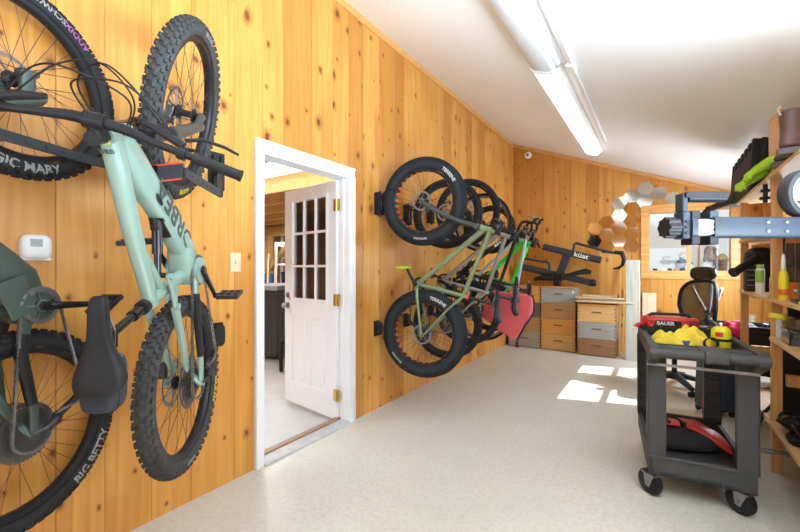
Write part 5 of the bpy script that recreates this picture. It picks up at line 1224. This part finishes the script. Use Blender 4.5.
# folded grey tripod on the shelf end
t = empty('folded_stand', 'folded dark grey stand poking out from the top shelf end towards the window', 'stand', (.57, 4.56, 1.91), 0)
m = MB().etube([(.2, -.25, .02), (-.05, .1, .0), (-.16, .35, -.03)], [(.05, .07), (.05, .06), (.04, .05)], (0, 0, 1), 12, 3); m.etube([(.12, -.1, -.02), (-.1, .2, -.035), (-.17, .45, -.05)], [(.035, .05), (.035, .05), (.03, .04)], (0, 0, 1), 12, 3); m.build('legs', M_rackgrey, t)
MB().prism([(-.1, -.06), (.06, -.03), (.03, .09), (-.02, .1)], -.03, .03, lambda u, v, h: (u*.9-.0, .0+h-u*.6, v*1.0-.0)).build('bracket', M_rackgrey, t, bevel=.008)
for c_ in ((-.16, .36, -.03), (-.175, .46, -.05)): MB().ball(c_, (.035, .03, .03), 12, 8).build('foot', M_black, t)
# small clamp hanging under top shelf
t = empty('spring_clamp', 'small black clamp hanging from the top shelf edge above the grey beam', 'clamp', (.59, 3.55, 1.85)); MB().b2((-.012, -.012, -.12), (.012, .012, .03)).b2((-.03, -.014, -.10), (.03, .014, -.08)).b2((-.025, -.014, -.05), (.025, .014, -.03)).build('body', M_black, t, bevel=.004)
# upper middle shelf
def cyl_thing(nm, prof, mt, x, y, z, label, cat, parts=(), n=24):
    t = empty(nm, label, cat, (x, y, z)); MB().lathe(prof, n).build('body', mt, t)
    for pn, pp, pm in parts: MB().lathe(pp, n).build(pn, pm, t)
    return t
Z1 = 1.101
t = empty('dust_canister', 'black round-topped canister at the far end of the shelf above the bench', 'canister', (.665, 4.25, Z1), 0)
MB().loft([[(.09*q*math.copysign(abs(cos(a))**.7, cos(a)), .11*q*math.copysign(abs(sin(a))**.7, sin(a)), z) for a in [2*PI*i/20 for i in range(20)]] for z, q in ((0, .95), (.02, 1), (.26, 1), (.31, .95), (.345, .75), (.355, .3))]).build('body', M_black, t, 50)
m = MB()
for k in range(6): m.b2((-.085, -.115, .05+k*.04), (-.03, -.108, .055+k*.04))
m.build('level_marks', M_letg, t)
MB().tube([(-.02, -.1, .27), (-.09, -.16, .22), (-.17, -.22, .16)], [.032, .03, .03], 14).tube([(-.17, -.22, .16), (-.19, -.235, .148)], [.036, .036], 14).build('hose', M_black, t)
cyl_thing('spray_can', [(0, 0), (.027, 0), (.027, .17), (.022, .185), (0, .185)], M_whitepl, .632, 3.98, Z1, 'white and green spray can on the shelf left of the post', 'spray can', (('green_band', [(.0272, .08), (.0278, .08), (.0278, .172), (.0272, .172)], mat('lime label', (.35, .6, .08), .4)), ('cap', [(0, .185), (.02, .185), (.02, .215), (0, .215)], mat('lime cap', (.35, .6, .08), .4))))
t = empty('product_box', 'small white and orange box behind the spray can', 'box', (.70, 3.80, Z1)); MB().b2((-.04, -.04, 0), (.04, .04, .12)).build('carton', M_whitepl, t); MB().b2((-.041, -.041, .03), (.041, .041, .075)).build('orange_band', M_orange, t)
t = cyl_thing('glue_bottle', [(0, 0), (.021, 0), (.023, .01), (.023, .13), (.019, .16), (.010, .18), (0, .18)], M_yellow, .606, 3.17, Z1, 'yellow bottle with a clear spout on the shelf right of the post', 'bottle', (('spout', [(.008, .178), (.012, .18), (.010, .24), (.005, .272), (0, .272)], M_whitepl), ('red_label', [(.0233, .03), (.0238, .03), (.0238, .065), (.0233, .065)], M_orange)))
cyl_thing('orange_tub', [(0, 0), (.045, 0), (.05, .085), (.05, .10), (0, .10)], mat('orange tub plastic', (.85, .22, .02), .4), .65, 3.27, Z1, 'orange tub beside the yellow bottle on the shelf', 'tub')
t = empty('tape_measure', 'yellow and black tape measure standing behind the yellow bottle', 'tape measure', (.72, 3.42, Z1)); MB().ball((0, 0, .045), (.045, .025, .045), 16, 10, .5).build('case', M_yellow, t); MB().lathe([(0, -.03), (.028, -.03), (.028, .03), (0, .03)], 20, 'Y', (0, 0, .045)).build('hub', M_black, t)
t = empty('yellow_drill', 'yellow and black cordless tool on the box behind the yellow bottle', 'power tool', (.75, 3.62, Z1)); MB().b2((-.04, -.035, 0), (.04, .035, .06)).build('battery', M_black, t, bevel=.006); MB().etube([(0, 0, .06), (0, .0, .2)], [(.04, .045), (.05, .05)], (0, 1, 0), 12).etube([(-.06, -.02, .235), (.08, .03, .235)], [(.07, .07), (.07, .06)], (0, 0, 1), 12).build('motor_body', M_yellow, t); MB().cyl((-.06, -.02, .235), (-.11, -.04, .235), .022, 12, .014).build('chuck', M_black, t)
t = empty('wire_rack', 'grey wire basket rack standing on the shelf at the right edge of the photo', 'wire rack', (.605, 3.44, Z1), 0)
m = MB()
for k in range(5): m.tube([(.03+.05*k, .06+.02*k, 0), (.03+.05*k, .06+.02*k, .40)], .006, 6)
for z in (.02, .2, .39): m.tube([(.02, .055, z), (.24, .14, z)], .005, 6)
m.tube([(.0, .05, .39), (.24, .14, .05)], .004, 6); m.build('wires', M_alloy, t)
MB().loft([[(.03, .09, z), (.24, .18, z), (.24, .2, z), (.03, .11, z)] for z in (0, .4)]).build('back_panel', mat('grey panel', (.30, .31, .30), .5), t)
t = empty('valve_fittings', 'grey and black tool with yellow tip on the shelf front edge below the wire rack', 'tool', (.63, 2.93, Z1)); MB().b2((-.03, -.06, 0), (.05, .06, .02)).build('base', M_black, t, bevel=.004); MB().cyl((.01, .02, .02), (.01, .02, .11), .02, 14).cyl((-.015, .05, .06), (.05, .0, .06), .014, 12).build('chrome_body', M_steel, t); MB().b2((-.025, -.09, .0), (.0, -.06, .014)).build('yellow_tip', M_yellow, t)
# bench shelf
Z2 = .856
for k, (c_, th_, lb) in enumerate((('p', .012, 'white booklet leaning at the left of the bench shelf behind the post'), ('p', .02, 'pale booklet second in the row on the bench shelf'), ('b', .03, 'black folder leaning beside the booklets on the bench shelf'))):
    o = MB().b2((0, -.0, 0), (.14, th_, .15 if c_ == 'p' else .2)).build('booklet' if c_ == 'p' else 'folder', M_paper if c_ == 'p' else M_black); put(o, .605+.02*k, 3.33-.05*k, Z2+.002, 0, lb, 'booklet' if c_ == 'p' else 'folder'); o.rotation_euler = (-.14, 0, 0)
t = empty('hand_saw', 'tool with a yellow blade guard poking past the shelf post', 'tool', (.60, 3.13, .99), 0)
MB().etube([(-.06, .02, .022), (.0, .02, .01), (.06, .02, -.006), (.13, .02, -.015)], [(.02, .03), (.026, .035), (.022, .03), (.014, .02)], (0, 1, 0), 12).build('yellow_handle', M_yellow, t); MB().bar((.04, .02, -.002), (.2, .02, -.02), .03, .003, (0, 1, 0)).build('blade', M_darksteel, t)
def clearbox(x, y, z, a, b, h_, rz, label, lidm=None):
    t = empty('clear_box', label, 'plastic box', (x, y, z), rz, 'clear plastic boxes on the bench shelf'); m = MB(); w_ = .003
    m.b2((-a, -b, 0), (a, b, w_)); m.b2((-a, -b, w_), (-a+w_, b, h_)); m.b2((a-w_, -b, w_), (a, b, h_)); m.b2((-a, -b, w_), (a, -b+w_, h_)); m.b2((-a, b-w_, w_), (a, b, h_)); m.build('tub', M_clear, t)
    MB().b2((-a-.006, -b-.006, h_), (a+.006, b+.006, h_+.01)).build('lid', M_clear, t, bevel=.003)
    for k in range(5): MB().box((-a*.7+k*a*.33, (k % 2-.5)*b, .02+.01*(k % 3)), (.03, .04, .03)).build('contents', (M_steel, M_paper, M_alloy, M_whitepl, M_darksteel)[k], t)
clearbox(.70, 3.10, Z2, .10, .085, .075, 0, 'clear plastic box at the bottom of the pile on the bench shelf'); clearbox(.70, 3.11, Z2+.086, .09, .08, .06, .15, 'clear plastic box on top of the pile on the bench shelf')
clearbox(.70, 2.82, Z2, .08, .07, .055, .1, 'low clear plastic box nearest the camera on the bench shelf')
# under the bench
t = empty('speaker_box', 'tall black equipment case under the bench shelf', 'case', (.80, 3.68, .321), 0); MB().b2((-.13, -.14, 0), (.17, .14, .50)).build('case_body', M_black, t, bevel=.01); MB().b2((-.132, -.11, .05), (-.129, .11, .45)).build('front_panel', M_blackgl, t)
t = empty('cable_pile', 'heap of black cables on the low shelf', 'cable', (.665, 3.05, .323), 0); m = MB()
for k in range(9):
    pts = []; r_ = .05+.03*random.random(); cx_, cy_ = random.uniform(-.04, .06), random.uniform(-.10, .12)
    for i in range(25): a = 2*PI*i/24*1.3+k; pts.append((cx_+r_*cos(a), cy_+r_*1.4*sin(a), .012+.011*k+.01*sin(3*a+k)))
    m.tube(pts, .0095, 6)
m.build('cable_loops', M_black, t); MB().box((.02, -.1, .04), (.06, .05, .03)).build('plug', M_darksteel, t, bevel=.006)
o = MB().tube([(.0, 0, .0), (.0, -.08, .03), (-.05, -.20, .03), (-.12, -.28, -.03), (-.15, -.30, -.12)], .011, 8).build('black_hose', M_black); put(o, .70, 3.82, .345, 0, 'thick black hose drooping off the low shelf beside the cart', 'hose')
for k, (x, y, lb) in enumerate(((.72, 4.28, 'crumpled white paper at the far end of the low shelf'), (.86, 4.15, 'crumpled grey bag at the back of the low shelf'))):
    cloth('paper_scrap', (x, y, .36), (.10, .09, .035), M_paper if k == 0 else M_alloy, lb, 'paper', k)
t = empty('laptop', 'black flat screen device leaning on the bench shelf under the upper shelf', 'screen', (.66, 3.05, Z2)) if False else None
o = MB().tube([(.0, 0, 0), (.62, .06, 0)], .0135, 10).build('metal_pipe', M_steel); put(o, .44, 3.24, .165, 0, 'grey metal pipe crossing low in front of the shelf post', 'pipe')
o = MB().etube([(0, 0, .018), (.05, -.06, .018), (.20, -.30, .018)], [(.034, .034), (.036, .036), (.036, .036)], (0, 0, 1), 12, 3).build('rubber_foot', M_black); put(o, .115, 1.62, 0.001, 2.2, 'black rubber-tipped foot on the floor at the bottom edge of the photo', 'foot')

# ---------------------------------------------------------------- hitch rack beam in the foreground, resting on a bracket board off the shelving
t = empty('tray_bike_rack', 'blue grey bike rack beam with a handle and knob jutting out from the shelving', 'bike rack', (.012, 1.815, 1.445), math.atan2(.555, .832))
ETU = lambda a, b, h, w_, e=5: MB().etube([a, b], [(h, w_), (h, w_)], (0, 0, 1), 16, e)
ETU((.185, 0, 0), (1.0, 0, 0), .079, .075, 6).build('beam', M_bluegrey, t)
MB().box((.60, 0, -.0375), (.6, .06, .012)).build('rail', M_alloy, t) if False else None
m = MB()
for x in (.365, .435):
    for z in (-.017, .017): m.cyl((x, -.0375, z), (x, -.043, z), .005, 8)
m.build('bolt', M_chrome, t)
m = MB().cyl((.0, 0, 0), (.048, 0, 0), .034, 18)
for k in range(8): a = 2*PI*k/8; m.cyl((.002, .032*cos(a), .032*sin(a)), (.044, .032*cos(a), .032*sin(a)), .009, 8)
m.build('knob', M_black, t)
MB().b2((.056, -.026, -.044), (.085, .026, .06)).b2((.058, -.022, .06), (.078, .022, .13)).build('bracket', M_bluegrey, t, bevel=.004)
m = MB()
for z in (-.022, .0, .02): m.cyl((.070, -.026, z), (.070, -.030, z), .006, 8)
m.build('bracket_pin', M_black, t)
MB().b2((.066, -.03, .112), (.225, .03, .132)).etube([(.085, 0, .118), (.228, 0, .118)], [(.04, .05), (.04, .05)], (0, 0, 1), 12, 3).build('handle', M_black, t)
ETU((.086, 0, 0), (.108, 0, 0), .076, .072).build('collar', M_bluegrey, t)
m = ETU((.108, 0, 0), (.17, 0, 0), .066, .062, 4)
for z in (-.02, 0, .02): m.b2((.108, -.034, z-.006), (.17, -.031, z+.006))
m.build('silver_tube', mat('brushed aluminium', (.32, .32, .33), .5, 0), t)
for x0 in (.086, .155):
    for z0, z1 in ((.034, .062), (-.066, -.034)): MB().b2((x0, -.03, z0), (x0+.033, .03, z1)).build('rubber_stop', M_bluegrey if (x0 > .1 and z0 > 0) else M_black, t, bevel=.003)
ETU((.168, 0, 0), (.19, 0, 0), .084, .079).build('collar', M_rackgrey, t)
# curved wheel holder on the beam
R0 = .084; ring = [(.55+R0*cos(a), 0, .132+R0*sin(a)) for a in [math.radians(d_) for d_ in range(70, 291, 10)]]
m = MB().etube(ring, [(.05, .022)]*len(ring), (0, 1, 0), 12, 5); wl = m.build('wheel_loop', M_rackgrey, t)
MB().etube([(.55+(R0-.014)*cos(a), 0, .132+(R0-.014)*sin(a)) for a in [math.radians(d_) for d_ in range(75, 286, 10)]], [(.042, .008)]*22, (0, 1, 0), 10, 5).build('loop_pad', mat('light grey pad', (.42, .44, .46), .6), wl)
MB().b2((.515, -.025, .035), (.60, .025, .062)).build('loop_foot', M_bluegrey, t, bevel=.006)
MB().b2((.80, -.05, -.10), (.90, .05, .06)).b2((.84, -.05, -.344), (.90, .05, -.08)).build('mount_leg', M_rackgrey, t, bevel=.006)

# ---------------------------------------------------------------- things beyond the far window
t = empty('side_bench', 'white bench beyond the far window', 'bench', (.33, 7.35, 0)); MB().b2((-.8, -.25, 1.16), (.8, .25, 1.20)).build('bench_top', M_wallpale, t)
for x in (-.76, .76):
    for y in (-.2, .2): MB().b2((x-.03, y-.03, 0), (x+.03, y+.03, 1.16)).build('leg', M_wallpale, t)
t = empty('watering_jug', 'grey jug on the bench beyond the far window', 'jug', (.28, 7.35, 1.201)); MB().lathe([(0, 0), (.085, 0), (.09, .02), (.09, .15), (.06, .21), (.03, .225), (.03, .25), (0, .25)], 20).build('body', mat('slate plastic', (.22, .26, .32), .5), t); MB().tube([(.08, 0, .17), (.13, 0, .16), (.13, 0, .06), (.085, 0, .05)], .014, 8).build('handle', mat('slate plastic grip', (.22, .26, .32), .5), t)
t = empty('white_pump', 'white knobbed pump on the bench beyond the far window', 'pump', (.44, 7.25, 1.201)); m = MB().b2((-.12, -.04, 0), (.16, .04, .05)).lathe([(0, -.03), (.06, -.03), (.06, .03), (0, .03)], 16, 'Y', (-.07, 0, .09)).lathe([(0, -.03), (.075, -.03), (.075, .03), (0, .03)], 16, 'Y', (.13, 0, .11))
for k in range(8):
    a = k*PI/4; m.cyl((.13+.075*cos(a), -.03, .11+.075*sin(a)), (.13+.075*cos(a), .03, .11+.075*sin(a)), .016, 8)
m.build('body', M_whitepl, t)
for k, (x, h_, c_, lb) in enumerate(((.62, .42, 'slate', 'dark figure-shaped grey bag standing beyond the right part of the far window'), (.76, .30, 'taupe', 'tan folded sack beyond the right part of the far window'))):
    m = MB().ball((0, 0, h_/2), (.085-.02*k, .06, h_/2), 18, 12, .7)
    for p in m.v: q = 1+.14*sin(p.z*37)+.1*sin(p.x*60+p.z*21); p.x *= q; p.y *= q
    o = m.build('sack', mat(c_+' sack', (.20, .23, .29) if k == 0 else (.42, .33, .24), .8, 0, .15), None, 80); o.location = (x, 7.3+.08*k, 1.201); props(o, lb, 'sack')
o = MB().b2((0, 0, 0), (.03, .03, .95)).build('pine_stake', M_pineZ); o.location = (.475, 7.45, 1.201); props(o, 'thin pine stake standing beyond the far window', 'stake')
for k, (x, c_, lb) in enumerate(((-.06, M_darksteel, 'dark pebble on the far window sill, leftmost of the row'), (.04, M_whitepl, 'white block on the far window sill'), (.12, M_darksteel, 'dark knob on the far window sill between the white and orange blocks'), (.19, M_orange, 'orange block on the far window sill'), (.26, M_darksteel, 'dark pebble on the far window sill beside the mullion'))):
    o = MB().ball((0, 0, .016), (.03, .015, .016), 12, 8, .6).build('sill_block', c_); o.location = (x, BY+.026, WC+.0125); props(o, lb, 'block', 'small things on the window sill')
